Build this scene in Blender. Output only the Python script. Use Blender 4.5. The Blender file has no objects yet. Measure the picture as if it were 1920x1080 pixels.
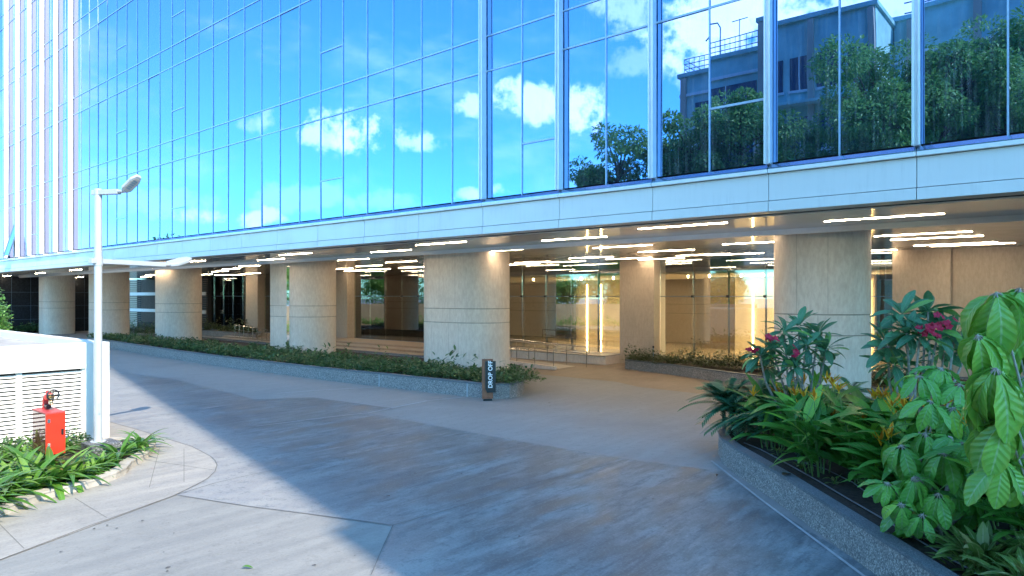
import bpy, math, random
import numpy as np
from mathutils import Vector, Matrix
random.seed(7); rng = np.random.default_rng(11)
R = math.radians
scene = bpy.context.scene
COL = scene.collection

# ------------------------------------------------------------------ frame
F, CX, HY, CAMH = 1280.0, 960.0, 555.0, 3.0          # camera: 24 mm lens, level, 3 m up
NX, NY = 0.64413, 0.76490                             # into the building
UX, UY = -0.76490, 0.64413                            # along the facade, away from the camera
DG = 13.0                                             # facade plane
CEIL = 4.577

def W(s, d, z=0.0): return (d*NX + s*UX, d*NY + s*UY, z)
def gp(px, py, z=0.0):
    Y = (CAMH - z)*F/(py - HY); return ((px - CX)/F*Y, Y, z)
def atY(px, py, Y): return ((px - CX)/F*Y, Y, CAMH - (py - HY)/F*Y)
def s_of(px, d):
    k = (px - CX)/F; Y = d/(NY + NX*k); return Y*(UX*k + UY)
def Y_of(px, d): return d/(NY + NX*(px - CX)/F)
def to_px(p): return (CX + F*p[0]/p[1], HY - F*(p[2]-CAMH)/p[1])
def sd(p): return (p[0]*UX + p[1]*UY, p[0]*NX + p[1]*NY)

# ------------------------------------------------------------------ objects
def tag(o, label=None, cat=None, group=None, kind=None):
    if label: o['label'] = label
    if cat: o['category'] = cat
    if group: o['group'] = group
    if kind: o['kind'] = kind
    return o
def thing(name, label, cat, loc=(0, 0, 0), group=None, rz=0.0):
    o = bpy.data.objects.new(name, None); COL.objects.link(o)
    o.empty_display_size = 0.2
    o.location = loc; o.rotation_euler = (0, 0, rz)
    return tag(o, label, cat, group)
def offset(p):
    v = Vector((0, 0, 0))
    while p is not None: v += p.location; p = p.parent
    return v
def copy_tree(o, parent=None):
    c = o.copy(); COL.objects.link(c); c.parent = parent
    for ch in [k for k in bpy.data.objects if k.parent == o]: copy_tree(ch, c)
    return c

class MB:
    def __init__(s): s.v = []; s.f = []; s.m = []; s.uv = None; s.sm = []
    def quad(s, a, b, c, d, m=0):
        i = len(s.v); s.v += [a, b, c, d]; s.f.append((i, i+1, i+2, i+3)); s.m.append(m)
    def raw(s, vs, fs, m=0):
        i = len(s.v); s.v += [tuple(p) for p in vs]
        for f in fs: s.f.append(tuple(i+k for k in f)); s.m.append(m)
    def hexa(s, p, m=0):      # p: 4 bottom, 4 top
        s.raw(p, [(3, 2, 1, 0), (4, 5, 6, 7), (0, 1, 5, 4), (1, 2, 6, 5), (2, 3, 7, 6), (3, 0, 4, 7)], m)
    def box(s, c, size, m=0, rz=0.0, M=None):
        x, y, z = size[0]/2, size[1]/2, size[2]/2
        ps = [Vector(q) for q in ((-x,-y,-z),(x,-y,-z),(x,y,-z),(-x,y,-z),(-x,-y,z),(x,-y,z),(x,y,z),(-x,y,z))]
        M = (M or Matrix.Rotation(rz, 3, 'Z')); c = Vector(c)
        s.hexa([tuple(c + M @ q) for q in ps], m)
    def fbox(s, s0, s1, d0, d1, z0, z1, m=0):
        s.hexa([W(s1, d0, z0), W(s0, d0, z0), W(s0, d1, z0), W(s1, d1, z0),
                W(s1, d0, z1), W(s0, d0, z1), W(s0, d1, z1), W(s1, d1, z1)], m)
    def prism(s, poly, z0, z1, m=0, cap=True):     # poly list of (x,y) ccw
        n = len(poly); i = len(s.v)
        a = sum(poly[k][0]*poly[(k+1) % n][1] - poly[(k+1) % n][0]*poly[k][1] for k in range(n))
        if a < 0: poly = poly[::-1]
        s.v += [(x, y, z0) for x, y in poly] + [(x, y, z1) for x, y in poly]
        for k in range(n):
            j = (k+1) % n; s.f.append((i+k, i+j, i+n+j, i+n+k)); s.m.append(m)
        if cap:
            s.f.append(tuple(range(i+n, i+2*n))); s.m.append(m)
            s.f.append(tuple(range(i+n-1, i-1, -1))); s.m.append(m)
    def tube(s, pts, r, n=10, m=0, caps=True):
        pts = [Vector(p) for p in pts]; k = len(pts)
        rr = r if isinstance(r, (list, tuple)) else [r]*k
        i = len(s.v); ref = Vector((0, 0, 1))
        for j, p in enumerate(pts):
            t = (pts[min(j+1, k-1)] - pts[max(j-1, 0)]).normalized()
            if abs(t.dot(ref)) > .97: ref = Vector((1, 0, 0))
            a = t.cross(ref).normalized(); b = a.cross(t).normalized(); ref = b
            for q in range(n):
                an = 2*math.pi*q/n
                s.v.append(tuple(p + a*math.cos(an)*rr[j] + b*math.sin(an)*rr[j]))
        for j in range(k-1):
            for q in range(n):
                q2 = (q+1) % n
                s.f.append((i+j*n+q, i+j*n+q2, i+(j+1)*n+q2, i+(j+1)*n+q)); s.m.append(m)
        if caps:
            s.f.append(tuple(i+q for q in range(n-1, -1, -1))); s.m.append(m)
            s.f.append(tuple(i+(k-1)*n+q for q in range(n))); s.m.append(m)
    def ribbon(s, pts, w, z, m=0, th=0.003):       # flat strip on the ground
        pts = [Vector((p[0], p[1], 0)) for p in pts]
        L = []; Rr = []
        for j, p in enumerate(pts):
            t = (pts[min(j+1, len(pts)-1)] - pts[max(j-1, 0)]).normalized()
            nn = Vector((-t.y, t.x, 0))*w/2
            L.append(p+nn); Rr.append(p-nn)
        for j in range(len(pts)-1):
            s.quad((Rr[j].x, Rr[j].y, z), (Rr[j+1].x, Rr[j+1].y, z), (L[j+1].x, L[j+1].y, z), (L[j].x, L[j].y, z), m)
    def build(s, name, mats, parent=None, smooth=False, bevel=0.0, angle=35):
        me = bpy.data.meshes.new(name)
        off = offset(parent) if parent is not None else Vector((0, 0, 0))
        me.from_pydata([(p[0]-off.x, p[1]-off.y, p[2]-off.z) for p in s.v], [], s.f)
        for mt in (mats if isinstance(mats, (list, tuple)) else [mats]): me.materials.append(mt)
        me.polygons.foreach_set('material_index', s.m)
        if smooth:
            me.polygons.foreach_set('use_smooth', [True]*len(s.f))
            try: me.set_sharp_from_angle(angle=R(angle))
            except Exception: pass
        me.update()
        o = bpy.data.objects.new(name, me); COL.objects.link(o)
        if parent is not None: o.parent = parent
        if bevel:
            b = o.modifiers.new('bev', 'BEVEL'); b.width = bevel; b.segments = 2; b.limit_method = 'ANGLE'; b.angle_limit = R(50)
        return o

# ---- leaves: templates copied into one mesh with numpy
def leaf_tpl(w=0.3, n=5, droop=0.25, fold=0.12, prof='lance', wav=0.0):
    vs = []; uv = []; fs = []
    for i in range(n+1):
        t = i/n
        if prof == 'lance': b = math.sin(math.pi*min(1, t**0.85*0.97+0.03))**0.8
        elif prof == 'strap': b = min(1, 0.55+t*1.2) * (1 - max(0, (t-.45)/.55)**2.0)
        elif prof == 'obov': b = (math.sin(math.pi*min(1, (t*.93+.05))**1.35))**0.7
        elif prof == 'oval': b = math.sqrt(max(0, 1-(2*t-1)**2))
        b = max(b, 0.03); h = b*w/2
        x = t - droop*droop*t**3*.35; z = -droop*t*t
        for k, q in enumerate((-1, 0, 1)):
            vs.append((x, q*h, z + abs(q)*fold*b*w + (wav*math.sin(t*17+q*2)*w*.2 if q else 0))); uv.append((q*.5+.5, t))
    for i in range(n):
        for k in (0, 1):
            a = i*3+k; fs.append((a, a+3, a+4, a+1))
    return np.array(vs), np.array(fs), np.array(uv)
class Leaves:
    def __init__(s): s.V = []; s.Fc = []; s.U = []; s.n = 0
    def add(s, tpl, M, loc, sc=1.0):
        v, f, u = tpl
        s.V.append((v*sc) @ np.asarray(M).T + np.asarray(loc)); s.Fc.append(f+s.n); s.U.append(u); s.n += len(v)
    def many(s, tpl, dirs, ups, locs, scs):       # vectorised; dirs/ups (k,3)
        v, f, u = tpl; k = len(dirs)
        x = dirs/np.linalg.norm(dirs, axis=1, keepdims=True)
        y = np.cross(ups, x); y /= (np.linalg.norm(y, axis=1, keepdims=True)+1e-9); z = np.cross(x, y)
        P = locs[:, None, :] + scs[:, None, None]*(v[None, :, 0:1]*x[:, None, :] + v[None, :, 1:2]*y[:, None, :] + v[None, :, 2:3]*z[:, None, :])
        s.V.append(P.reshape(-1, 3)); s.Fc.append((f[None] + (np.arange(k)*len(v))[:, None, None]).reshape(-1, 4) + s.n)
        s.U.append(np.tile(u, (k, 1))); s.n += k*len(v)
    def build(s, name, mat, parent=None):
        V = np.concatenate(s.V); Q = np.concatenate(s.Fc).astype(np.int32); U = np.concatenate(s.U)
        if parent is not None:
            o = offset(parent); V = V - np.array([o.x, o.y, o.z])
        me = bpy.data.meshes.new(name)
        me.vertices.add(len(V)); me.vertices.foreach_set('co', V.astype(np.float32).ravel())
        me.loops.add(Q.size); me.loops.foreach_set('vertex_index', Q.ravel())
        me.polygons.add(len(Q)); me.polygons.foreach_set('loop_start', np.arange(0, Q.size, 4, dtype=np.int32))
        me.polygons.foreach_set('use_smooth', np.ones(len(Q), dtype=bool))
        me.update(calc_edges=True)
        l = me.uv_layers.new(name='UVMap'); l.data.foreach_set('uv', U[Q.ravel()].astype(np.float32).ravel())
        me.materials.append(mat)
        ob = bpy.data.objects.new(name, me); COL.objects.link(ob)
        if parent is not None: ob.parent = parent
        return ob
def rdir(k):
    d = rng.normal(size=(k, 3)); return d/np.linalg.norm(d, axis=1, keepdims=True)
def basis(dx, up=(0, 0, 1), roll=0.0):
    x = Vector(dx).normalized(); y = Vector(up).cross(x)
    if y.length < 1e-4: y = Vector((0, 1, 0))
    y.normalize(); z = x.cross(y)
    if roll: q = Matrix.Rotation(roll, 3, x); y = q @ y; z = q @ z
    return np.array([[x.x, y.x, z.x], [x.y, y.y, z.y], [x.z, y.z, z.z]])

# ------------------------------------------------------------------ materials
class N:
    def __init__(s, name):
        s.mat = bpy.data.materials.new(name); s.mat.use_nodes = True
        s.t = s.mat.node_tree; s.t.nodes.clear()
        s.out = s.t.nodes.new('ShaderNodeOutputMaterial')
    def n(s, typ, **kw):
        nd = s.t.nodes.new(typ)
        for k, v in kw.items():
            if k.startswith('i_'):
                key = k[2:]; key = int(key) if key.isdigit() else key.replace('_', ' ')
                s.set(nd.inputs[key], v)
            else: setattr(nd, k, v)
        return nd
    def set(s, sock, v):
        if isinstance(v, bpy.types.NodeSocket): s.t.links.new(v, sock)
        elif isinstance(v, (tuple, list)):
            sock.default_value = tuple(v) + ((1.0,) if len(v) == 3 and len(sock.default_value) == 4 else ())
        else: sock.default_value = v
    def pos(s): return s.n('ShaderNodeNewGeometry').outputs['Position']
    def map(s, vec, scale=(1, 1, 1), rot=(0, 0, 0), loc=(0, 0, 0)):
        m = s.n('ShaderNodeMapping'); s.set(m.inputs['Vector'], vec)
        m.inputs['Scale'].default_value = scale; m.inputs['Rotation'].default_value = rot; m.inputs['Location'].default_value = loc
        return m.outputs[0]
    def noise(s, vec, scale=5, detail=4, rough=.55):
        n = s.n('ShaderNodeTexNoise'); s.set(n.inputs['Vector'], vec)
        n.inputs['Scale'].default_value = scale; n.inputs['Detail'].default_value = detail; n.inputs['Roughness'].default_value = rough
        return n.outputs['Fac']
    def math(s, op, a, b=0.0, c=None, clamp=False):
        n = s.n('ShaderNodeMath', operation=op, use_clamp=clamp); s.set(n.inputs[0], a); s.set(n.inputs[1], b)
        if c is not None: s.set(n.inputs[2], c)
        return n.outputs[0]
    def ss(s, x, a, b, lo=0.0, hi=1.0):
        n = s.n('ShaderNodeMapRange', interpolation_type='SMOOTHSTEP'); s.set(n.inputs[0], x)
        for i, v in ((1, a), (2, b), (3, lo), (4, hi)): s.set(n.inputs[i], v)
        return n.outputs[0]
    def mix(s, f, a, b):
        n = s.n('ShaderNodeMix', data_type='RGBA'); s.set(n.inputs[0], f); s.set(n.inputs[6], a); s.set(n.inputs[7], b)
        return n.outputs[2]
    def bump(s, h, st=.2, d=.02):
        n = s.n('ShaderNodeBump'); n.inputs['Strength'].default_value = st; n.inputs['Distance'].default_value = d
        s.set(n.inputs['Height'], h); return n.outputs[0]
    def pbr(s, col, rough=.6, metal=0.0, normal=None, spec=None, **kw):
        p = s.n('ShaderNodeBsdfPrincipled'); s.set(p.inputs['Base Color'], col); s.set(p.inputs['Roughness'], rough)
        s.set(p.inputs['Metallic'], metal)
        if spec is not None: p.inputs['Specular IOR Level'].default_value = spec
        if normal is not None: s.set(p.inputs['Normal'], normal)
        for k, v in kw.items(): s.set(p.inputs[k.replace('_', ' ')], v)
        return p.outputs[0]
    def done(s, sh): s.t.links.new(sh, s.out.inputs['Surface']); return s.mat
def simple(name, col, rough=.6, metal=0.0, var=.12, scale=6.0, spec=None, bump=0.0):
    m = N(name); p = m.pos(); f = m.noise(p, scale, 5)
    c = m.mix(m.ss(f, .3, .7), tuple(k*(1-var) for k in col), tuple(min(1, k*(1+var)) for k in col))
    nb = m.bump(m.noise(p, scale*8, 3), bump, .01) if bump else None
    return m.done(m.pbr(c, rough, metal, nb, spec))

STREAK = math.atan2(NY, NX)
def concrete(name, a, b, dark, streak=.5, blot=.5):
    m = N(name); p = m.pos()
    q = m.n('ShaderNodeVectorRotate', rotation_type='Z_AXIS'); m.set(q.inputs['Vector'], p); q.inputs['Angle'].default_value = -STREAK
    q = q.outputs[0]
    big = m.noise(p, .35, 5, .6); fine = m.noise(p, 38, 3, .7)
    st = m.noise(m.map(q, (.34, 2.4, 1)), 1.2, 9, .70)
    st2 = m.noise(m.map(q, (.9, 11, 1)), 1.1, 6, .7)
    c = m.mix(m.ss(st, .34, .66), a, b)
    c = m.mix(m.math('MULTIPLY', m.ss(st2, .48, .75), streak), c, dark)
    c = m.mix(m.math('MULTIPLY', m.ss(big, .47, .72), blot), c, dark)
    c = m.mix(m.math('MULTIPLY', m.ss(fine, .55, .8), .25), c, tuple(k*.6 for k in a))
    mo = m.noise(p, 5.5, 9, .78); gr = m.noise(p, 30, 3, .8)
    c = m.mix(m.math('MULTIPLY', m.ss(mo, .50, .68), .42), c, tuple(k*.62 for k in a)); c = m.mix(m.math('MULTIPLY', m.ss(gr, .54, .70), .38), c, tuple(k*.55 for k in a)); c = m.mix(m.math('MULTIPLY', m.ss(gr, .46, .32), .25), c, tuple(min(1, k*1.25) for k in b))
    return m.done(m.pbr(c, m.ss(st, .3, .7, .55, .8), 0, m.bump(m.math('ADD', fine, st2), .12, .008), .3))
M_GROUND = concrete('ground_concrete', (.235, .235, .228), (.30, .30, .29), (.17, .172, .172), .18, .4)
M_APRON = concrete('apron_paving', (.30, .29, .275), (.40, .38, .35), (.21, .205, .195), .22, .5)
def worn():  # streaked, stained road with the drive's shade also put into its colour
    m = N('worn_shaded_road'); p = m.pos()
    q = m.n('ShaderNodeVectorRotate', rotation_type='Z_AXIS'); m.set(q.inputs['Vector'], p); q.inputs['Angle'].default_value = -STREAK; q = q.outputs[0]
    st = m.noise(m.map(q, (.55, 1.9, 1)), 1.2, 10, .72); st2 = m.noise(m.map(q, (1.0, 5, 1)), 1.1, 8, .75); big = m.noise(p, .35, 5, .6); fine = m.noise(p, 38, 3, .7)
    x = m.n('ShaderNodeSeparateXYZ'); m.set(x.inputs[0], p)
    d = m.math('ADD', m.math('MULTIPLY', m.math('ADD', x.outputs[0], 1.37), .8), m.math('MULTIPLY', m.math('SUBTRACT', x.outputs[1], 7.31), .6))      # signed distance from the edge line of the tower's shadow
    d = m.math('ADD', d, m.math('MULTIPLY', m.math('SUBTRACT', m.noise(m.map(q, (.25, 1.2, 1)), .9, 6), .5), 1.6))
    shade_mask = m.ss(d, -.1, 1.3)  # painted shade: darker road colour on the shadowed side of that edge
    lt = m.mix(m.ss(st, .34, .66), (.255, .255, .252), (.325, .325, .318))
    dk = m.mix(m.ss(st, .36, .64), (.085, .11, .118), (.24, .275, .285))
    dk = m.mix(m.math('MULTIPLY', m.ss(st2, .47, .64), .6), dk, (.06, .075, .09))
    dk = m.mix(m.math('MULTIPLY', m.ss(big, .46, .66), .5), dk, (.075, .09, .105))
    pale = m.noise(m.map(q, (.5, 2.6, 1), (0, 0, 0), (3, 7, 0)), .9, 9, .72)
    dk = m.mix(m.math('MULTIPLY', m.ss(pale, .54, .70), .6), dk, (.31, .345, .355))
    c = m.mix(shade_mask, lt, dk); c = m.mix(m.math('MULTIPLY', m.ss(fine, .55, .8), .25), c, (.10, .105, .11))
    mo = m.noise(p, 5.5, 9, .78); gr = m.noise(p, 30, 3, .8)
    c = m.mix(m.math('MULTIPLY', m.ss(mo, .50, .66), .5), c, (.065, .08, .09)); c = m.mix(m.math('MULTIPLY', m.ss(gr, .54, .70), .4), c, (.06, .075, .085)); c = m.mix(m.math('MULTIPLY', m.ss(gr, .46, .32), .3), c, (.36, .39, .40))
    return m.done(m.pbr(c, m.ss(st, .3, .7, .34, .62), 0, m.bump(m.math('ADD', fine, st2), .12, .008), .35))
M_ROAD = worn()  # worn road with the tower's shade also put into its colour
M_LANE = concrete('lane_paving', (.25, .205, .16), (.33, .275, .225), (.17, .135, .105), .5, .5)
M_GROOVE = simple('joint_filler', (.17, .165, .16), .9)
M_CAULK = simple('pale_joint', (.36, .375, .38), .8)
M_STAIN = simple('stain', (.10, .095, .09), .85, var=.3, scale=4)

def granite(name, base, spk, light, sc=90):
    m = N(name); p = m.pos()
    v = m.n('ShaderNodeTexVoronoi', feature='F1'); m.set(v.inputs['Vector'], p); v.inputs['Scale'].default_value = sc
    r = m.n('ShaderNodeSeparateColor'); m.set(r.inputs[0], v.outputs['Color'])
    c = m.mix(m.ss(r.outputs[0], .55, .75), base, spk); c = m.mix(m.ss(r.outputs[1], .72, .85), c, light)
    c = m.mix(m.math('MULTIPLY', m.ss(m.noise(p, 1.6, 5), .5, .75), .4), c, tuple(k*.6 for k in base))
    return m.done(m.pbr(c, .55, 0, m.bump(m.noise(p, 60, 3), .15, .004), .4))
M_KERB = granite('flamed_granite', (.245, .235, .225), (.12, .12, .12), (.44, .42, .38), 70)
M_COPE = granite('granite_coping', (.13, .15, .165), (.08, .09, .10), (.22, .23, .24), 120)
M_PLINTH = granite('polished_granite', (.10, .11, .12), (.04, .04, .045), (.26, .27, .28), 60)
M_BEDKERB = simple('old_kerb', (.46, .43, .39), .9, var=.14, scale=4, bump=.1)
M_SOIL = simple('soil', (.045, .033, .025), .95, var=.4, scale=22, bump=.8)

def travertine(name, a, b, rough=.55, sc=1.0):
    m = N(name); p = m.pos()
    vn = m.noise(m.map(p, (5*sc, 5*sc, 1.7*sc)), 2.6, 9, .72); pit = m.noise(m.map(p, (14, 14, 6)), 4, 5, .65)
    c = m.mix(m.ss(vn, .32, .68), a, b)
    c = m.mix(m.math('MULTIPLY', m.ss(pit, .58, .74), .35), c, tuple(k*.52 for k in a))
    c = m.mix(m.math('MULTIPLY', m.ss(m.noise(p, .8, 4), .5, .75), .25), c, tuple(k*.75 for k in a))
    return m.done(m.pbr(c, rough, 0, m.bump(vn, .15, .01), .4))
M_TRAV = travertine('travertine', (.66, .54, .44), (.79, .68, .57))
M_PIL = travertine('brown_stone', (.44, .365, .285), (.53, .45, .36), .4)
M_DSTONE = travertine('dark_brown_stone', (.16, .11, .07), (.22, .16, .105), .3)
M_JOINT = simple('stone_joint', (.40, .33, .26), .9)
M_BEIGE = simple('beige_panel', (.62, .50, .33), .45, var=.05, scale=2)
M_WOOD = simple('door_wood', (.36, .17, .06), .4, var=.2, scale=3)
M_LFLOOR = simple('lobby_marble', (.46, .36, .25), .08, var=.12, scale=1.5)
M_LCEIL = simple('lobby_ceiling', (.62, .55, .44), .6, var=.03)
M_STEP = travertine('step_stone', (.33, .27, .21), (.44, .37, .30), .45)

def soffit_mat():
    m = N('polished_soffit'); p = m.pos()
    c = m.mix(m.ss(m.noise(p, .5, 4), .35, .65), (.80, .77, .72), (.86, .83, .78))
    br = m.noise(m.map(p, (1, 1, 1), (0, 0, -math.atan2(UY, UX))), 2, 2)
    return m.done(m.pbr(c, m.ss(br, .3, .7, .05, .10), .0, None, 1.0))
M_SOFFIT = soffit_mat()
M_WHITE = simple('white_paint', (.80, .80, .79), .5, var=.03)
M_WHITEB = simple('white_band', (.92, .91, .89), .22, .5, var=.03)
def streaked(name, a, b, rough, metal=0.0, k=1.0):
    m = N(name); p = m.pos()
    st = m.noise(m.map(p, (7, 7, .5)), 1.6, 7, .7); bl = m.noise(p, 1.3, 6, .65)
    f = m.math('MULTIPLY', m.ss(st, .45, .78), m.ss(bl, .35, .7))
    c = m.mix(m.math('MULTIPLY', f, k), a, b); c = m.mix(m.math('MULTIPLY', m.ss(m.noise(p, 34, 4, .7), .6, .8), .3*k), c, b)
    return m.done(m.pbr(c, m.ss(bl, .3, .7, rough*.85, min(1, rough*1.2)), metal, m.bump(bl, .08, .01), .4))
M_RENDER = streaked('white_render', (.76, .755, .74), (.50, .48, .44), .8, 0, .55)
M_ROOFC = simple('roof_screed', (.40, .37, .34), .95, var=.2, scale=3, bump=.3)
M_DARKGAP = simple('dark_gap', (.03, .032, .035), .8)
M_BLACKW = simple('black_granite', (.022, .026, .032), .75, var=.3, scale=8, spec=.06)
M_SLAT = simple('brown_slat', (.13, .10, .08), .6, var=.15)
M_FASC = streaked('aluminium_panel', (.68, .66, .64), (.50, .485, .47), .42, .15, .6)
M_CAPB = simple('sill_glazed_metal', (.30, .42, .58), .12, .75, var=.05)
M_NOSE = simple('sill_nose', (.72, .72, .72), .4, .1, var=.04)
M_MULL = simple('mullion_metal', (.16, .26, .36), .45, .3, var=.1)
M_MULLF = simple('facade_mullion', (.34, .47, .60), .4, .45, var=.08)
M_FIN = simple('fin_aluminium', (.70, .74, .78), .3, .35, var=.04)
M_FINW = simple('white_fin', (.82, .82, .82), .45, var=.02)
M_STEEL = simple('stainless', (.62, .62, .60), .16, 1.0, var=.05)
M_CHROME = simple('mirror_steel', (.85, .85, .85), .03, 1.0, var=.02)
M_POLE = simple('pole_paint', (.44, .49, .55), .35, .1, var=.03)
M_LENS = simple('led_lens', (.46, .47, .48), .2, .2)
M_CORTEN = simple('rust_brown_panel', (.26, .095, .045), .55, var=.2, scale=9)
M_BLACK = simple('black_panel', (.012, .014, .018), .28, var=.1)
M_LETTER = simple('white_letter', (.85, .85, .85), .5, var=.01)
M_RED = simple('signal_red', (.60, .032, .012), .35, var=.06)
M_REDPIPE = simple('pipe_red', (.55, .06, .06), .45, var=.15, scale=14)
M_BRASS = simple('brass_valve', (.55, .43, .22), .35, .8, var=.15)
M_REDGLASS = N('red_cabinet_glass')
M_REDGLASS = M_REDGLASS.done(M_REDGLASS.pbr((.13, .03, .035), .04, 0, None, .9))
M_HOSE = simple('drip_hose', (.12, .12, .13), .5)
M_APT = simple('apartment_render', (.42, .66, .62), .85, var=.16, scale=.9)
M_APTD = simple('apartment_window', (.05, .06, .07), .15, .3)
M_TOWER = simple('tower_concrete', (.40, .40, .40), .8, var=.1, scale=.3)
M_WALLB = simple('garden_wall', (.52, .44, .36), .85, var=.1, scale=.7)

def emit(name, col, st):
    m = N(name); e = m.n('ShaderNodeEmission'); m.set(e.inputs[0], col); e.inputs[1].default_value = st
    return m.done(e.outputs[0])
M_LED = emit('warm_led', (1.0, .76, .50), 40.0)
M_LEDW = emit('warm_wall_led', (1.0, .68, .32), 20.0)
M_DOWN = emit('downlight', (1.0, .72, .42), 60.0)

def curtain_glass():
    m = N('curtain_wall_glass'); p = m.pos()
    st = m.noise(m.map(p, (9, 9, .35)), 2.4, 6, .7); st2 = m.noise(p, 60, 3, .7); big = m.noise(p, .7, 4)
    dirt = m.math('MULTIPLY', m.ss(st, .42, .80), m.ss(big, .25, .75, .35, 1.0))
    dirt = m.math('ADD', m.math('MULTIPLY', dirt, .17), m.math('MULTIPLY', m.ss(st2, .60, .78), .05))
    g = m.n('ShaderNodeBsdfGlossy'); lw = m.n('ShaderNodeLayerWeight'); lw.inputs[0].default_value = .5; m.set(g.inputs['Color'], m.mix(m.ss(lw.outputs['Facing'], .35, .85), (.24, .40, .72), (.33, .34, .57))); g.inputs['Roughness'].default_value = .004
    b = m.noise(p, .55, 1); m.set(g.inputs['Normal'], m.bump(b, .075, .03))
    base = m.pbr((.006, .035, .075), .25, 0, None, .3)
    mx = m.n('ShaderNodeMixShader'); mx.inputs[0].default_value = .84
    m.set(mx.inputs[1], base); m.set(mx.inputs[2], g.outputs[0])
    d = m.n('ShaderNodeBsdfDiffuse'); m.set(d.inputs[0], (.55, .60, .64))
    m2 = m.n('ShaderNodeMixShader'); m.set(m2.inputs[0], dirt); m.set(m2.inputs[1], mx.outputs[0]); m.set(m2.inputs[2], d.outputs[0])
    return m.done(m2.outputs[0])
M_GLASS = curtain_glass()
def clear_glass(name, tint, boost):
    m = N(name)
    t = m.n('ShaderNodeBsdfTransparent'); m.set(t.inputs[0], tint)
    g = m.n('ShaderNodeBsdfGlossy'); m.set(g.inputs[0], (.92, .95, .93)); g.inputs['Roughness'].default_value = 0.003
    fr = m.n('ShaderNodeFresnel'); fr.inputs[0].default_value = 1.5
    f = m.math('MULTIPLY_ADD', fr.outputs[0], 1.25, boost, clamp=True)
    mx = m.n('ShaderNodeMixShader'); m.set(mx.inputs[0], f); m.set(mx.inputs[1], t.outputs[0]); m.set(mx.inputs[2], g.outputs[0])
    return m.done(mx.outputs[0])
M_LGLASS = clear_glass('lobby_glass', (.82, .86, .82), .16)

def leaf_mat(name, a, b, c=None, vein=None, rough=.4, trans=.25, ribs=0.0, yellow=0.0):
    m = N(name)
    geo = m.n('ShaderNodeNewGeometry'); rnd = geo.outputs['Random Per Island']
    col = m.mix(rnd, a, b)
    if c is not None: col = m.mix(m.ss(rnd, .86, .92), col, c)
    uvn = m.n('ShaderNodeUVMap'); sx = m.n('ShaderNodeSeparateXYZ'); m.set(sx.inputs[0], uvn.outputs[0])
    au = m.math('ABSOLUTE', m.math('SUBTRACT', sx.outputs[0], .5))
    bn = None
    if vein is not None:
        mid = m.ss(au, .015, .06, 1.0, 0.0)
        if ribs:
            w = m.math('SINE', m.math('MULTIPLY', m.math('SUBTRACT', sx.outputs[1], m.math('MULTIPLY', au, .35)), ribs))
            rib = m.ss(w, .80, 1.0)
            col = m.mix(m.math('MULTIPLY', rib, .25), col, vein); bn = m.bump(w, .25, .01)
        if yellow:
            col = m.mix(m.math('MULTIPLY', m.ss(m.math('ADD', au, m.math('MULTIPLY', m.noise(geo.outputs['Position'], 9, 3), .35)), .42, .68), yellow), col, (.30, .34, .02))
        col = m.mix(m.math('MULTIPLY', mid, .8), col, vein)
    n1 = m.noise(geo.outputs['Position'], 25, 3); n4 = m.noise(geo.outputs['Position'], 7, 5, .7)
    col = m.mix(m.math('MULTIPLY', m.ss(n4, .52, .72), .35), col, tuple(min(1, k*1.5) for k in b)); col = m.mix(m.math('MULTIPLY', m.ss(m.noise(geo.outputs['Position'], 60, 2), .70, .78), .6), col, (.16, .12, .05))
    col = m.mix(m.math('MULTIPLY', m.ss(n1, .5, .75), .3), col, tuple(k*.55 for k in a))
    pb = m.pbr(col, rough, 0, bn, .45)
    tr = m.n('ShaderNodeBsdfTranslucent'); m.set(tr.inputs[0], m.mix(.5, col, tuple(min(1, k*1.6) for k in b)))
    mx = m.n('ShaderNodeMixShader'); mx.inputs[0].default_value = trans; m.set(mx.inputs[1], pb); m.set(mx.inputs[2], tr.outputs[0])
    return m.done(mx.outputs[0])
M_HEDGE = leaf_mat('hedge_leaf', (.04, .095, .04), (.09, .18, .065), (.16, .24, .08))
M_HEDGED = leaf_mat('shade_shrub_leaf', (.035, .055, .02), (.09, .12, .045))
M_TREE = leaf_mat('tree_leaf', (.09, .25, .07), (.24, .46, .13), (.34, .54, .15), trans=.3)
M_FRANG = leaf_mat('frangipani_leaf', (.045, .15, .075), (.10, .26, .11), (.20, .38, .07), vein=(.16, .26, .16), ribs=60, rough=.35)
M_HELI = leaf_mat('heliconia_leaf', (.05, .19, .03), (.11, .33, .04), (.26, .50, .05), vein=(.14, .27, .09), ribs=75, rough=.33)
M_SCHEF = leaf_mat('umbrella_leaf', (.13, .33, .055), (.22, .46, .07), (.32, .52, .05), vein=(.30, .48, .22), ribs=48, rough=.32, trans=.3, yellow=.35)
M_SCHEFD = leaf_mat('umbrella_leaf_deep', (.09, .30, .05), (.18, .44, .07), (.28, .52, .06), vein=(.22, .38, .20), ribs=40, rough=.33, trans=.25)
M_CYCAD = leaf_mat('cycad_leaf', (.035, .14, .075), (.08, .24, .11), None, rough=.4)
M_STRAP = leaf_mat('lily_leaf', (.05, .15, .022), (.12, .28, .04), (.20, .36, .07), vein=(.20, .36, .08), rough=.28, trans=.3)
M_VARI = leaf_mat('variegated_leaf', (.06, .14, .03), (.16, .24, .05), (.50, .48, .22), vein=(.45, .46, .25), rough=.4)
M_PINK = leaf_mat('pink_petal', (.34, .008, .03), (.55, .02, .06), None, rough=.5, trans=.3)
M_YELL = leaf_mat('yellow_bract', (.72, .34, .01), (.85, .50, .03), (.80, .22, .02), rough=.45, trans=.25)
M_BARK = simple('bark', (.16, .12, .085), .9, var=.3, scale=10, bump=.5)
M_STEMG = simple('grey_stem', (.30, .27, .23), .8, var=.25, scale=20)
M_STEMGR = simple('green_stem', (.12, .22, .06), .5, var=.2, scale=12)

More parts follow.
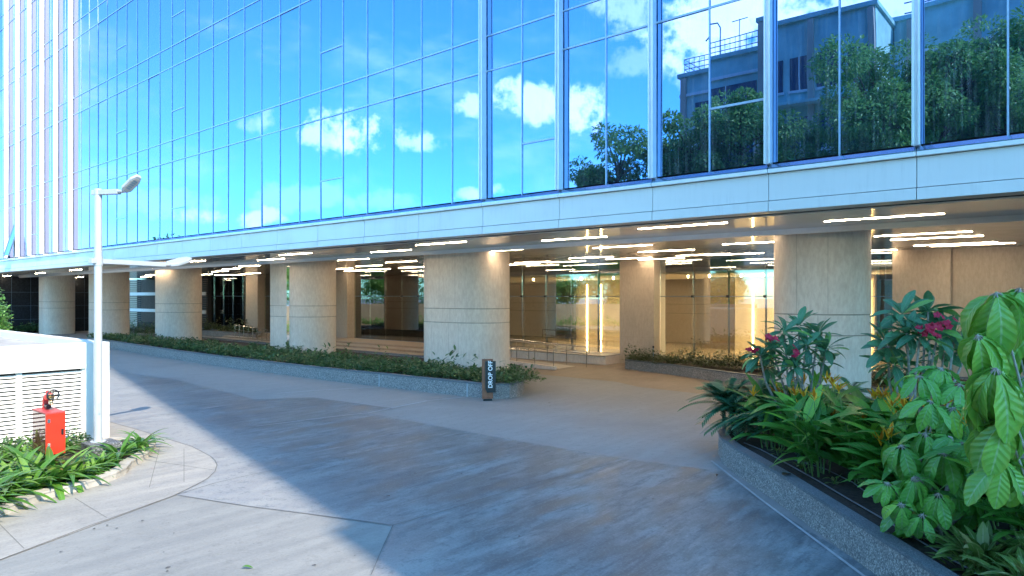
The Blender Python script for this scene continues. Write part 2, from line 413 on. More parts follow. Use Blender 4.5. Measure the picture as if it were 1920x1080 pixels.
# ------------------------------------------------------------------ camera, sun, sky
cam = bpy.data.cameras.new('camera'); co = bpy.data.objects.new('camera', cam); COL.objects.link(co)
cam.sensor_width = 36.0; cam.lens = 36.0*F/1920.0; cam.clip_end = 3000; cam.clip_start = .05
cam.shift_y = (HY - 540.0)/1920.0
co.location = (0, 0, CAMH); co.rotation_euler = (R(90), 0, 0); scene.camera = co
SUN_H = (0.6, -0.8); SUN_EL = R(37.5)
sl = bpy.data.lights.new('sun', 'SUN'); sl.energy = 2.0; sl.angle = R(.3); sl.color = (1.0, .86, .665)
so = bpy.data.objects.new('sun', sl); COL.objects.link(so)
sunv = Vector((SUN_H[0]*math.cos(SUN_EL), SUN_H[1]*math.cos(SUN_EL), math.sin(SUN_EL)))
so.rotation_euler = sunv.to_track_quat('Z', 'Y').to_euler(); so.location = (20, -27, 60)
scene.view_settings.view_transform = 'Standard'; scene.view_settings.look = 'None'
scene.view_settings.exposure = 2.1; scene.view_settings.gamma = 1.0
try: scene.view_settings.use_curve_mapping = False
except Exception: pass
scene.cycles.use_denoising = True
scene.cycles.max_bounces = 10; scene.cycles.transparent_max_bounces = 24; scene.cycles.glossy_bounces = 6
scene.cycles.caustics_reflective = False; scene.cycles.caustics_refractive = False
scene.cycles.sample_clamp_indirect = 6.0

def mirror_dir(px, py):
    d = Vector((px-CX, F, HY-py)).normalized(); n = Vector((NX, NY, 0)); return d - 2*d.dot(n)*n
wd = bpy.data.worlds.new('World'); scene.world = wd; wd.use_nodes = True
class WN(N):
    def __init__(s, tree): s.t = tree; s.t.nodes.clear(); s.out = s.t.nodes.new('ShaderNodeOutputWorld')
w = WN(wd.node_tree)
sky = w.n('ShaderNodeTexSky'); sky.sky_type = 'NISHITA'; sky.sun_disc = False
sky.sun_elevation = SUN_EL; sky.sun_rotation = math.atan2(SUN_H[0], SUN_H[1])
sky.air_density = 1.0; sky.dust_density = 0.6; sky.ozone_density = 3.0; sky.altitude = 300
dirv = w.n('ShaderNodeTexCoord').outputs['Generated']
nz = w.n('ShaderNodeTexNoise'); w.set(nz.inputs['Vector'], dirv); nz.inputs['Scale'].default_value = 9; nz.inputs['Detail'].default_value = 8; nz.inputs['Roughness'].default_value = .70
def vdot(vec):
    n = w.n('ShaderNodeVectorMath', operation='DOT_PRODUCT'); w.set(n.inputs[0], dirv); n.inputs[1].default_value = tuple(vec); return n.outputs['Value']
CLOUDS = [(668, 245, 78, 40, 1.0), (610, 250, 60, 20, .8), (780, 258, 50, 22, .7), (893, 196, 52, 22, .85), (1000, 190, 62, 33, 1.0),
          (1092, 205, 55, 40, 1.0), (488, 232, 34, 24, .4), (370, 402, 46, 18, .6), (478, 413, 40, 17, .8),
          (905, 360, 60, 13, .7), (1370, 40, 150, 95, 1.0), (1180, 20, 70, 45, .5), (1210, 112, 60, 26, .3),
          (620, 372, 150, 24, .25), (300, 380, 150, 30, .18), (1330, 140, 60, 70, .45), (1600, 60, 180, 90, .8)]
nz3 = w.n('ShaderNodeTexNoise'); w.set(nz3.inputs['Vector'], dirv); nz3.inputs['Scale'].default_value = 38; nz3.inputs['Detail'].default_value = 6; nz3.inputs['Roughness'].default_value = .6
acc = None
for px, py, hw, hh, op in CLOUDS:
    r = mirror_dir(px, py).normalized()
    rt = (mirror_dir(px+10, py) - r); rt = (rt - r*rt.dot(r)).normalized(); up = r.cross(rt).normalized()
    k = F/math.sqrt(F*F + (px-CX)**2)
    sw = hw/F*k*k; sh = hh/F*k
    vr = w.math('MAXIMUM', vdot(r), .01)
    a = w.math('DIVIDE', vdot(rt), vr); b = w.math('DIVIDE', vdot(up), vr)
    q = w.math('ADD', w.math('POWER', w.math('ABSOLUTE', w.math('DIVIDE', a, sw)), 2.0), w.math('POWER', w.math('ABSOLUTE', w.math('DIVIDE', b, sh)), 2.0))
    q = w.math('ADD', q, w.math('MULTIPLY', w.math('SUBTRACT', nz.outputs['Fac'], .5), 6.0))
    q = w.math('ADD', q, w.math('MULTIPLY', w.math('SUBTRACT', nz3.outputs['Fac'], .5), 3.0))
    mk = w.math('MULTIPLY', w.ss(q, .1, 1.35, 1.0, 0.0), w.math('MULTIPLY', w.ss(vdot(r), .5, .7), op))
    acc = mk if acc is None else w.math('MAXIMUM', acc, mk)
CL = 7.0
nz2 = w.n('ShaderNodeTexNoise'); mp = w.map(dirv, (1, 1, 2.6)); w.set(nz2.inputs['Vector'], mp); nz2.inputs['Scale'].default_value = 3.2; nz2.inputs['Detail'].default_value = 9; nz2.inputs['Roughness'].default_value = .62
acc = w.math('MAXIMUM', acc, w.math('MULTIPLY', w.ss(nz2.outputs['Fac'], .48, .74), .34))
ccol = w.mix(w.ss(nz.outputs['Fac'], .38, .62), (CL*.86, CL*.89, CL*.94), (CL, CL, CL))
tn = w.n('ShaderNodeMix', data_type='RGBA', blend_type='MULTIPLY'); tn.inputs[0].default_value = 1.0
w.set(tn.inputs[6], sky.outputs[0]); w.set(tn.inputs[7], (.44, 1.0, 1.24))
skyc = w.mix(acc, tn.outputs[2], ccol)
bg = w.n('ShaderNodeBackground'); w.set(bg.inputs[0], skyc); bg.inputs[1].default_value = 0.15
w.t.links.new(bg.outputs[0], w.out.inputs['Surface'])

# ------------------------------------------------------------------ ground
mb = MB(); S = 600
mb.quad((-S, -S, 0), (S, -S, 0), (S, S, 0), (-S, S, 0))
tag(mb.build('ground', M_GROUND), kind='structure')
def sheet(name, pts, mat, z):
    m = MB(); m.raw([(p[0], p[1], z) for p in pts], [tuple(range(len(pts)))])
    o = m.build(name, mat)
    if o.data.polygons[0].normal.z < 0: o.data.flip_normals()
    return tag(o, kind='structure')
G = lambda *a: [gp(x, y) for x, y in a]
road = G((205, 694), (330, 712), (480, 750), (585, 746), (735, 767), (690, 775), (883, 811), (1000, 832), (1180, 862), (1353, 884), (1400, 920), (1500, 985), (1653, 1079)) + [
    (3.9, 2.0, 0), (-.5, 2.0, 0)] + G((696, 1072), (737, 986), (637, 972), (480, 952), (330, 929), (390, 897), (407, 873), (394, 856), (360, 838), (262, 807), (208, 792)) + [(-12.5, 18.5, 0), (-19, 30, 0), (-21.2, 33, 0)]
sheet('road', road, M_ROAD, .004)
apron = G((0, 1051), (324, 931), (390, 897.5), (407, 873), (394, 856), (360, 838), (262, 807.5), (208, 792.5)) + [(-12.2, 17.6, 0), (-16, 14, 0), (-12, 7, 0)]
sheet('apron', apron, M_APRON, .008)
lane = [W(s, d) for s, d in ((7.0, 14.9), (7.5, 19.6), (11.3, 19.9), (12.6, 20.6), (34, 21.0), (46, 21.3), (46, 26.9), (-8, 26.9), (-8, 19.9), (4.8, 19.4), (5.6, 16.4))]
sheet('lane', lane, M_LANE, .004)
mb = MB(); Z = .012
mb.ribbon(G((0, 1051), (160, 990), (324, 931), (365, 912), (390, 897.5), (403, 885), (407, 873), (403, 864), (394, 856), (360, 838), (262, 807.5), (208, 792.5)), .014, Z)
mb.ribbon(G((334, 929), (400, 940), (465, 950), (560, 962), (637, 972.5), (737, 986)), .012, Z)
mb.ribbon(G((330, 929), (405, 906), (480, 889), (600, 866), (883, 811)), .012, Z)
mb.ribbon(G((737, 986), (850, 954), (1000, 907), (1180, 862)), .014, Z)
mb.ribbon(G((737, 986), (720, 1022), (696, 1079)), .011, Z)
mb.ribbon(G((350, 760), (480, 750), (585, 746), (735, 767)), .03, Z)
for a, b in (((250, 860), (398, 882)), ((300, 838), (280, 915)), ((345, 842), (345, 905)), ((140, 935), (200, 972)), ((0, 985), (45, 1030))):
    mb.ribbon(G(a, b), .008, Z)
tag(mb.build('ground_joints', M_GROOVE), kind='structure')
mb = MB()
mb.ribbon(G((480, 800), (640, 780), (690, 775), (800, 752), (872, 745)), .06, Z)
mb.ribbon(G((520, 738), (600, 732), (711, 726)), .05, Z)
mb.ribbon([(3.62, 12.4), (3.66, 10), (3.72, 8.4), (3.8, 6), (3.85, 3)], .04, Z)
tag(mb.build('pale_ground_joints', M_CAULK), kind='structure')
def blob(cx, cy, rx, ry, rot, n=18):
    out = []
    for k in range(n):
        a = 2*math.pi*k/n; q = 1 + .25*math.sin(3*a+cx) + .15*math.sin(5*a+cy)
        x = rx*q*math.cos(a); y = ry*q*math.sin(a)
        out.append((cx + x*math.cos(rot)-y*math.sin(rot), cy + x*math.sin(rot)+y*math.cos(rot)))
    return out
mb = MB()
for k in range(30):
    px, py = random.choice([(random.uniform(60, 700), random.uniform(960, 1075)), (random.uniform(560, 1320), random.uniform(740, 1060)), (random.uniform(300, 1300), random.uniform(700, 900))])
    c = gp(px, py); r0 = random.uniform(.006, .016); b = blob(c[0], c[1], r0*random.uniform(1, 2.2), r0, random.uniform(0, 3)); mb.raw([(x, y, .0125) for x, y in b], [tuple(range(len(b)))])
tag(mb.build('ground_stains', M_STAIN), kind='structure')

# ------------------------------------------------------------------ office building
tower = thing('office_building', 'glass office building with blue mirrored curtain wall over stone columns and drop-off', 'office building', W(11.84, 20, 0))
PW, S0 = 1.212, 11.84
I0, I1 = -16, 45
sx = lambda i: S0 + PW*i
rows = [(5.50, 8.77, 'v')]
zb = 8.77
while zb < 33: rows.append((zb, zb+.90, 's')); rows.append((zb+.90, zb+4.05, 'v')); zb += 4.05
ZTOP = rows[-1][1]
VENTS = {-6, -2, 5, 14, 19, 30, 37, -11}
panes = []
for i in range(I0, I1):
    for r, (z0, z1, k) in enumerate(rows):
        if k == 'v' and i in VENTS: panes += [(i, z0, z0+1.24), (i, z0+1.24, z1)]
        else: panes.append((i, z0, z1))
def pane_area(p):
    i, z0, z1 = p; q = []
    for s, z in ((sx(i), z0), (sx(i+1), z0), (sx(i+1), z1), (sx(i), z1)):
        x, y = to_px(W(s, DG, z)); q.append((min(max(x, 0), 1920), min(max(y, 0), 1080)))
    return abs(sum(q[k][0]*q[(k+1) % 4][1]-q[(k+1) % 4][0]*q[k][1] for k in range(4)))/2
OPEN = (33, 5.50)                                     # the one window standing open
order = sorted([p for p in panes if p[0] != 33 or p[1] != 5.50], key=pane_area, reverse=True)
def pane_mesh(m, p):
    i, z0, z1 = p; g = .016
    ta, tb = random.gauss(0, .0022), random.gauss(0, .0030)
    s0, s1 = sx(i)+g, sx(i+1)-g; zz0, zz1 = z0+g, z1-g
    h = (zz1-zz0)/2; wd_ = (s1-s0)/2
    c = []
    for d, th in ((0, 0), (.018, 0)):
        c += [W(s1, DG+.012+d+ta*wd_-tb*h, zz0), W(s0, DG+.012+d-ta*wd_-tb*h, zz0), W(s0, DG+.012+d-ta*wd_+tb*h, zz1), W(s1, DG+.012+d+ta*wd_+tb*h, zz1)]
    m.raw(c, [(0, 1, 2, 3), (7, 6, 5, 4), (0, 4, 5, 1), (1, 5, 6, 2), (2, 6, 7, 3), (3, 7, 4, 0)])
for p in order[:99]:
    m = MB(); pane_mesh(m, p); m.build('glass_panel', M_GLASS, tower)
m = MB()
for p in order[99:]: pane_mesh(m, p)
tag(m.build('glass_panel', M_GLASS, tower), kind='stuff')
# open window, hinged at its top
m = MB(); s0, s1 = sx(33)+.03, sx(34)-.03; z0, z1 = 5.52, 7.6; lean = .55
m.hexa([W(s1, DG-lean, z0+.05), W(s0, DG-lean, z0+.05), W(s0, DG-lean+.03, z0+.06), W(s1, DG-lean+.03, z0+.06), W(s1, DG, z1), W(s0, DG, z1), W(s0, DG+.03, z1), W(s1, DG+.03, z1)])
ow = m.build('open_window', M_GLASS, tower); tag(ow, 'window pane tilted open at its bottom')
m = MB()
for q in (s0, s1-.05):
    m.hexa([W(q+.05, DG-lean-.03, z0+.03), W(q, DG-lean-.03, z0+.03), W(q, DG-lean+.05, z0+.03), W(q+.05, DG-lean+.05, z0+.03), W(q+.05, DG-.02, z1+.02), W(q, DG-.02, z1+.02), W(q, DG+.05, z1+.02), W(q+.05, DG+.05, z1+.02)])
m.build('window_frame', M_MULL, ow)
m = MB(); m.fbox(sx(33)+.02, sx(34)-.02, DG+.02, DG+.04, 7.6, 8.75); m.build('glass_panel', M_GLASS, tower)
# dark floor plates behind the glass, mullions, transoms, fins
m = MB(); m.fbox(sx(I0), sx(I1), DG+.10, DG+.2, 5.2, ZTOP); m.build('inner_wall', M_DARKGAP, tower)
FINS = {0, -2, -4, -6, -8, -10, -12, -14}
WFINS = {25, 27, 29, 31, 33, 35}
for i in range(I0, I1+1):
    m = MB(); s = sx(i); m.fbox(s-.014, s+.014, DG-.012, DG+.09, 5.47, ZTOP); m.build('mullion', M_MULLF, tower)
    if i in FINS:
        m = MB(); dp = .17 if i in FINS else .09
        m.fbox(s-.045, s+.045, DG-dp, DG-.013, 5.47, ZTOP)
        m.fbox(s-.058, s-.030, DG-dp-.035, DG-dp, 5.47, ZTOP); m.fbox(s+.030, s+.058, DG-dp-.035, DG-dp, 5.47, ZTOP)
        m.build('fin', M_FIN, tower, bevel=.004)
    if i in WFINS:
        m = MB(); m.fbox(s-.075, s+.075, DG-.22, DG-.013, 5.47, ZTOP); m.build('white_fin', M_FINW, tower, bevel=.006)
for r, (z0, z1, k) in enumerate(rows[1:]):
    m = MB(); i = I0
    for i in range(I0, I1): m.fbox(sx(i)+.0185, sx(i+1)-.0185, DG-.010, DG+.085, z0-.020, z0+.020)
    m.build('transom', M_MULLF, tower)
for i in sorted(VENTS):
    for z0, z1, k in rows:
        if k == 'v' and i < I1: m = MB(); m.fbox(sx(i)+.0185, sx(i+1)-.0185, DG-.011, DG+.085, z0+1.24-.022, z0+1.24+.022); m.build('vent_transom', M_MULLF, tower)
# fascia: one panel per bay with sill, nose, joint and lower strip
for b in range(-8, 23):
    s0, s1 = sx(2*b), sx(2*b+2); g = .006
    m = MB(); m.fbox(s0+g, s1-g, DG-.10, DG+.30, 4.79, 5.285)
    m.fbox(s0+g, s1-g, DG-.13, DG+.30, 4.585, 4.775)
    fp = m.build('fascia_panel', M_FASC, tower, bevel=.004)
    m = MB()
    m.hexa([W(s1-g, DG-.15, 5.39), W(s0+g, DG-.15, 5.39), W(s0+g, DG+.2, 5.39), W(s1-g, DG+.2, 5.39), W(s1-g, DG-.06, 5.47), W(s0+g, DG-.06, 5.47), W(s0+g, DG+.2, 5.47), W(s1-g, DG+.2, 5.47)])
    m.hexa([W(s1-g, DG-.15, 5.372), W(s0+g, DG-.15, 5.372), W(s0+g, DG+.2, 5.372), W(s1-g, DG+.2, 5.372), W(s1-g, DG-.15, 5.388), W(s0+g, DG-.15, 5.388), W(s0+g, DG+.2, 5.388), W(s1-g, DG+.2, 5.388)])
    m.build('sill', M_CAPB, fp)
    m = MB(); m.fbox(s0+g, s1-g, DG-.17, DG+.2, 5.295, 5.370); m.build('sill_nose', M_NOSE, fp, bevel=.008)
m = MB(); m.fbox(sx(I0), sx(I1), DG-.06, DG+.28, 4.60, 5.46); m.build('fascia_backing', M_DARKGAP, tower)
# soffit
SL, SR = sx(I1), sx(I0)
m = MB(); m.fbox(SR, SL, DG+.60, 27.3, CEIL, CEIL+.2); m.build('soffit', M_SOFFIT, tower)
m = MB(); m.fbox(SR, SL, DG+.31, DG+.59, CEIL+.02, CEIL+.25); m.build('soffit_edge', M_DARKGAP, tower)
m = MB(); m.hexa([W(SL, 16.53, CEIL-.12), W(SR, 16.53, CEIL-.12), W(SR, 16.60, CEIL-.12), W(SL, 16.60, CEIL-.12), W(SL, 16.45, CEIL-.002), W(SR, 16.45, CEIL-.002), W(SR, 16.60, CEIL-.002), W(SL, 16.60, CEIL-.002)]); m.build('soffit_band', M_WHITEB, tower)
m = MB(); m.fbox(SR, SL, 27.3, 60, 5.0, ZTOP-.2); m.build('core_wall', M_DARKGAP, tower)
m = MB(); m.fbox(SR, SL, DG+.1, 60, ZTOP, ZTOP+.4); m.fbox(SR, SL, DG-.15, DG+.1, ZTOP, ZTOP+1.0); m.build('roof', M_FASC, tower)
# columns
def stadium(sc, dc, r, L, n=20):
    pts = []
    for k in range(n+1):
        a = -math.pi/2 + math.pi*k/n; pts.append((sc + L/2 + r*math.cos(a), dc + r*math.sin(a)))
    for k in range(n+1):
        a = math.pi/2 + math.pi*k/n; pts.append((sc - L/2 + r*math.cos(a), dc + r*math.sin(a)))
    return pts
CP = []
for (px, L, r, lab) in ((1540, .06, 1.10, 'round stone column behind the pink frangipani'), (874, 1.37, 1.10, 'wide flat-fronted stone column beside the drop-off sign'),
                        (568, 1.45, 1.10, 'stone column with a narrow vertical mirror strip'), (335, .76, 1.10, 'stone column, third from the far end'),
                        (205, .8, 1.10, 'stone column behind the lamp post'), (107, .8, 1.10, 'farthest stone column above the white enclosure')):
    dc = 18.35; sc = s_of(px, dc); CP.append((px, sc, dc, r, L))
    prof = stadium(sc, dc, r, L); n = len(prof)
    zz = [(0, 0), (2.035, 0), (2.042, .012), (2.058, .012), (2.065, 0), (2.535, 0), (2.542, .012), (2.558, .012), (2.565, 0), (CEIL+.05, 0)]
    m = MB()
    for z, ins in zz:
        for (a, b) in stadium(sc, dc, r-ins, L): m.v.append(W(a, b, z))
    for j in range(len(zz)-1):
        for q in range(n):
            q2 = (q+1) % n; m.f.append((j*n+q, j*n+q2, (j+1)*n+q2, (j+1)*n+q)); m.m.append(1 if zz[j][1] or zz[j+1][1] else 0)
    for k, (ang, za, zb2) in enumerate(((-1.35, 2.565, CEIL), (-1.95, 2.565, CEIL), (-1.0, 0, 2.035), (-1.7, 0, 2.035), (-2.15, 0, 2.035), (-.5, 2.565, CEIL), (-1.75, 2.065, 2.535), (-.9, 2.065, 2.535), (-.3, 0, 2.035))):
        c, sn = math.cos(ang), math.sin(ang); e = .004
        # a thin joint standing 2 mm proud of the cladding
        if L > .5 and abs(c) < .8: a0 = sc + (c/.8)*L/2*1.6; d0 = dc - r; a0 = max(min(a0, sc+L/2), sc-L/2); nn = (0, -1)
        else: a0 = sc + (L/2 if c > 0 else -L/2) + r*c; d0 = dc + r*sn; nn = (c, sn)
        tt = (-nn[1], nn[0])
        P1 = (a0+tt[0]*e+nn[0]*.002, d0+tt[1]*e+nn[1]*.002); P2 = (a0-tt[0]*e+nn[0]*.002, d0-tt[1]*e+nn[1]*.002)
        m.quad(W(P2[0], P2[1], za+.01), W(P1[0], P1[1], za+.01), W(P1[0], P1[1], zb2-.01), W(P2[0], P2[1], zb2-.01), 1)
    c = tag(m.build('column', [M_TRAV, M_JOINT], tower, smooth=True, angle=40), lab)
    if px == 568:
        ss_ = s_of(541, dc-r); m = MB(); m.fbox(ss_-.11, ss_+.11, dc-r-.03, dc-r+.02, .25, 4.35); m.build('mirror_strip', M_CHROME, c)
# pilasters + lobby front
DL = 27.0
PIL = [s_of(1205, DL) + 10.85*k for k in range(-1, 6)]
for s in PIL:
    m = MB(); m.fbox(s-.85, s+.85, DL-.55, DL+.5, 0, CEIL+.02)
    for z in (1.2, 2.55): m.fbox(s-.852, s+.852, DL-.553, DL+.3, z-.005, z+.005, 1)
    m.build('pilaster', [M_PIL, M_JOINT], tower, bevel=.01)
FLO = .30
m = MB(); m.fbox(sx(I0), s_of(380, DL), DL-.02, 46, 0.02, FLO); m.build('lobby_floor', M_LFLOOR, tower)
m = MB(); m.fbox(sx(I0), PIL[5], DL+.3, 45, 3.95, 4.05); m.build('lobby_ceiling', M_LCEIL, tower)
m = MB(); m.fbox(sx(I0), PIL[5], 45, 45.3, 0, 4.5); m.build('lobby_back_wall', M_DSTONE, tower)
m = MB(); m.fbox(sx(I0), PIL[0]-.86, DL-.2, DL+.2, 0, CEIL+.02); m.build('stone_wall', M_PIL, tower)
# glass panes between pilasters
for k in range(0, 5):
    a, b = PIL[k]+.86, PIL[k+1]-.86; nn = 6; ww = (b-a)/nn
    for j in range(nn):
        m = MB(); m.fbox(a+ww*j+.008, a+ww*(j+1)-.008, DL, DL+.016, FLO+.02, 2.975); m.fbox(a+ww*j+.008, a+ww*(j+1)-.008, DL, DL+.016, 3.0, CEIL)
        m.build('lobby_pane', M_LGLASS, tower)
        if j:
            m = MB(); m.fbox(a+ww*j-.006, a+ww*j+.006, DL+.017, DL+.22, FLO, CEIL); m.box(W(a+ww*j, DL-.03, 2.985), (.10, .05, .10), 0, math.atan2(UY, UX))
            m.build('glass_rib', M_DARKGAP, tower)
    m = MB(); m.fbox(a, b, DL-.02, DL+.03, FLO-.04, FLO+.018); m.fbox(a, b, DL+.02, DL+.045, 2.972, 3.003); m.build('glazing_rail', M_MULL, tower)
    m = MB(); m.fbox(a, b, DL-.06, DL-.021, 0.0, FLO); m.build('glazing_plinth', M_STEP, tower)
# feature walls in the lobby
def fwall(px0, px1, d, z0, z1, mat, name, th=.35):
    a, b = sorted((s_of(px0, d), s_of(px1, d))); m = MB(); m.fbox(a, b, d, d+th, z0, z1); return m.build(name, mat, tower)
def wled(px, d, z0, z1, par):
    s = s_of(px, d); m = MB(); m.fbox(s-.02, s+.02, d-.03, d-.005, z0, z1); m.build('wall_light', M_LEDW, par)
A = fwall(1074, 1166, 35, FLO, 3.95, M_BEIGE, 'feature_wall'); wled(1101, 35, FLO+.05, 3.7, A); wled(1127, 35, FLO+.05, 3.7, A)
A = fwall(1378, 1640, 33, FLO, 3.95, M_BEIGE, 'feature_wall'); wled(1412, 33, FLO+.05, 3.7, A); wled(1455, 33, FLO+.05, 3.7, A); wled(1632, 33, FLO+.05, 3.7, A)
fwall(1320, 1377, 33.4, FLO, 3.95, M_DSTONE, 'dark_wall'); fwall(1166, 1320, 36, FLO, 3.95, M_DSTONE, 'lobby_wall')
fwall(1060, 1074, 34.5, FLO, 3.95, M_DARKGAP, 'dark_wall'); fwall(960, 1060, 43, FLO, 3.95, M_DSTONE, 'dark_wall')
A = fwall(700, 800, 36, FLO, 3.95, M_DSTONE, 'dark_wall'); 
a, b = s_of(744, 35.9), s_of(717, 35.9); m = MB(); m.fbox(a, b, 35.85, 35.99, FLO, 2.9); m.build('timber_door', M_WOOD, A)
a, b = s_of(717, 35.8), s_of(711, 35.8); m = MB(); m.fbox(a+.01, b, 35.7, 35.99, FLO, 3.0); m.build('door_jamb', M_BEIGE, A)
for px in (640, 745, 775, 1000, 1090, 1150, 1290, 1330, 1390, 1430, 1520):
    for d in (29.5, 32.2):
        s = s_of(px, d); m = MB(); c = W(s, d, 3.94)
        m.prism([(c[0]+.04*math.cos(k*.6283), c[1]+.04*math.sin(k*.6283)) for k in range(10)], 3.93, 3.949); m.build('downlight', M_DOWN, tower)
for px, d, e in ((1115, 31, 420), (1420, 30, 420), (760, 31.5, 480), (440, 31, 420), (1290, 32.5, 130), (1010, 33, 60), (1570, 30, 300)):
    la = bpy.data.lights.new('lobby_lamp', 'AREA'); la.shape = 'RECTANGLE'; la.size = 4.5; la.size_y = 2.5; la.energy = e*.30; la.color = (1.0, .78, .50)
    lo_ = bpy.data.objects.new('lobby_lamp', la); COL.objects.link(lo_); lo_.location = W(s_of(px, d), d, 3.9); lo_.rotation_euler = (0, 0, math.atan2(UY, UX)); lo_.parent = None
# far end: louvred car park screens and black granite
a, b = s_of(390, 26.5), s_of(70, 26.5)
m = MB(); m.fbox(a, b, 26.5, 26.8, 0, CEIL); m.build('screen_backing', M_DARKGAP, tower)
for k in range(int((b-a)/3.2)):
    m = MB(); q = a + 3.2*k
    if k % 2: 
        for j in range(18): m.fbox(q+.05+j*.175, q+.05+j*.175+.07, 26.36, 26.48, .6, 4.5)
    else:
        for j in range(22): m.fbox(q+.05, q+3.1, 26.36, 26.48, .6+j*.178, .6+j*.178+.06)
    m.build('louvre_screen', M_SLAT, tower)
m = MB()
for z in (1.55, 3.05): m.fbox(a, b, 26.25, 26.355, z, z+.28)
m.build('screen_band', M_WHITE, tower)
m = MB(); m.fbox(65.9, 66.3, 13.4, 23.0, 0, CEIL-.001)
for k in range(1, 7): m.fbox(65.895, 66.0, 13.4+1.3*k, 13.412+1.3*k, 0, CEIL-.01, 1)
for z in (1.1, 2.2, 3.3): m.fbox(65.894, 66.0, 13.4, 23.0, z, z+.012, 1)
m.build('granite_wall', [M_BLACKW, M_MULL], tower)

# ------------------------------------------------------------------ linear ceiling lights
SEG = [(1548,414,1757,402),(1190,428.6,1351,416.6),(1015,451.5,1135,443.4),(779,459.8,872,453),(695,473,769,468.5),(629.6,488.5,694.4,484.8),
 (889,473,981,467),(664,500,718.5,497),(720,492.8,783,489),(744,503,800,500),(686,508,733,506.5),(754,510.7,800,509),(644,513.5,686,511),(622,504.6,658,503.3),
 (1108,465.5,1222.7,459.2),(1192.8,473,1303.7,467.6),(1062.6,484.9,1151.6,480.7),(1134.7,489.8,1221,486),(1198,493.7,1280.8,490.9),(1265,479.6,1370.6,475.4),
 (1327.6,485.6,1428.6,481.7),(1287.8,448.6,1439,439.8),(1367,457.4,1475,452.5),(961.5,493.3,1034.4,490.2),(948,503.2,1009.8,501.4),(1032,496.9,1090,494.9),
 (1636.7,443.2,1818,434),(1666,449.9,1840,442),(1710.7,461,1869,454),(1747.7,469,1895.6,464),(1575,480.5,1659,477),
 (523,478.5,583.7,474.4),(480,488,535,485),(344,491.4,384.6,489),(317,507,349,505.5),(445.6,500,489,497.6),(414,505,452,503),(395.5,509.8,429,507.9),(372,515.3,398,514),
 (455,513.5,492,511.7),(430,518,462,516.3),(403,520.5,430,519),(281,505,311,503),(270,516.5,296,515),(262,519.5,286,518.2),(232,507,262,505),(126,507,158,505),(137,520.5,158,519.5),(143,524,163,523),(60,513,90,511.5),(0,518,26,516.5)]
lt = []
for x0, y0, x1, y1 in SEG:
    xm, ym = (x0+x1)/2, (y0+y1)/2
    p = gp(xm, ym, CEIL) ; s, d = sd(p)
    if d > 26.2: d = 26.2 - (len(lt) % 3)*.55; s = s_of(xm, d)
    lt.append((xm, ym, s, max(d, 14.2)))
def bay(xm, d):
    if d < 16.2: return 'of the soffit in front of the columns', 'A'
    if xm < 300: return 'among the three farthest columns', 'B'
    if xm < 510: return 'left of the mirror-strip column', 'C'
    if xm < 840: return 'between mirror-strip column and wide flat column', 'D'
    if xm < 1500: return 'between wide flat column and round column', 'E'
    return 'right of the round column', 'F'
ORD = ['nearest', 'second nearest', 'third nearest', 'fourth nearest', 'fifth nearest', 'sixth nearest', 'seventh nearest', 'eighth nearest', 'ninth nearest', 'tenth nearest', 'eleventh nearest', 'twelfth nearest', 'thirteenth nearest', 'fourteenth nearest', 'fifteenth nearest']
bays = {}
for q in lt: bays.setdefault(bay(q[0], q[3]), []).append(q)
mH = MB(); mD = MB(); Lh = 1.08
first = None
for (bn, code), qs in bays.items():
    for k, (xm, ym, s, d) in enumerate(sorted(qs, key=lambda q: q[2]*UY + q[3]*NY)):
        lab = f'{ORD[k]} warm linear ceiling light {bn}'
        c = W(s, d, CEIL)
        if first is None:
            first = thing('ceiling_light', lab, 'ceiling light', c, 'linear lights in the soffit')
            m = MB(); m.fbox(s-Lh-.02, s+Lh+.02, d-.013, d+.013, CEIL-.0065, CEIL-.002); m.build('light_housing', M_WHITE, first)
            m = MB(); m.fbox(s-Lh, s+Lh, d-.010, d+.010, CEIL-.010, CEIL-.007); m.build('diffuser', M_LED, first)
        else:
            o = copy_tree(first); o.location = c; o['label'] = lab

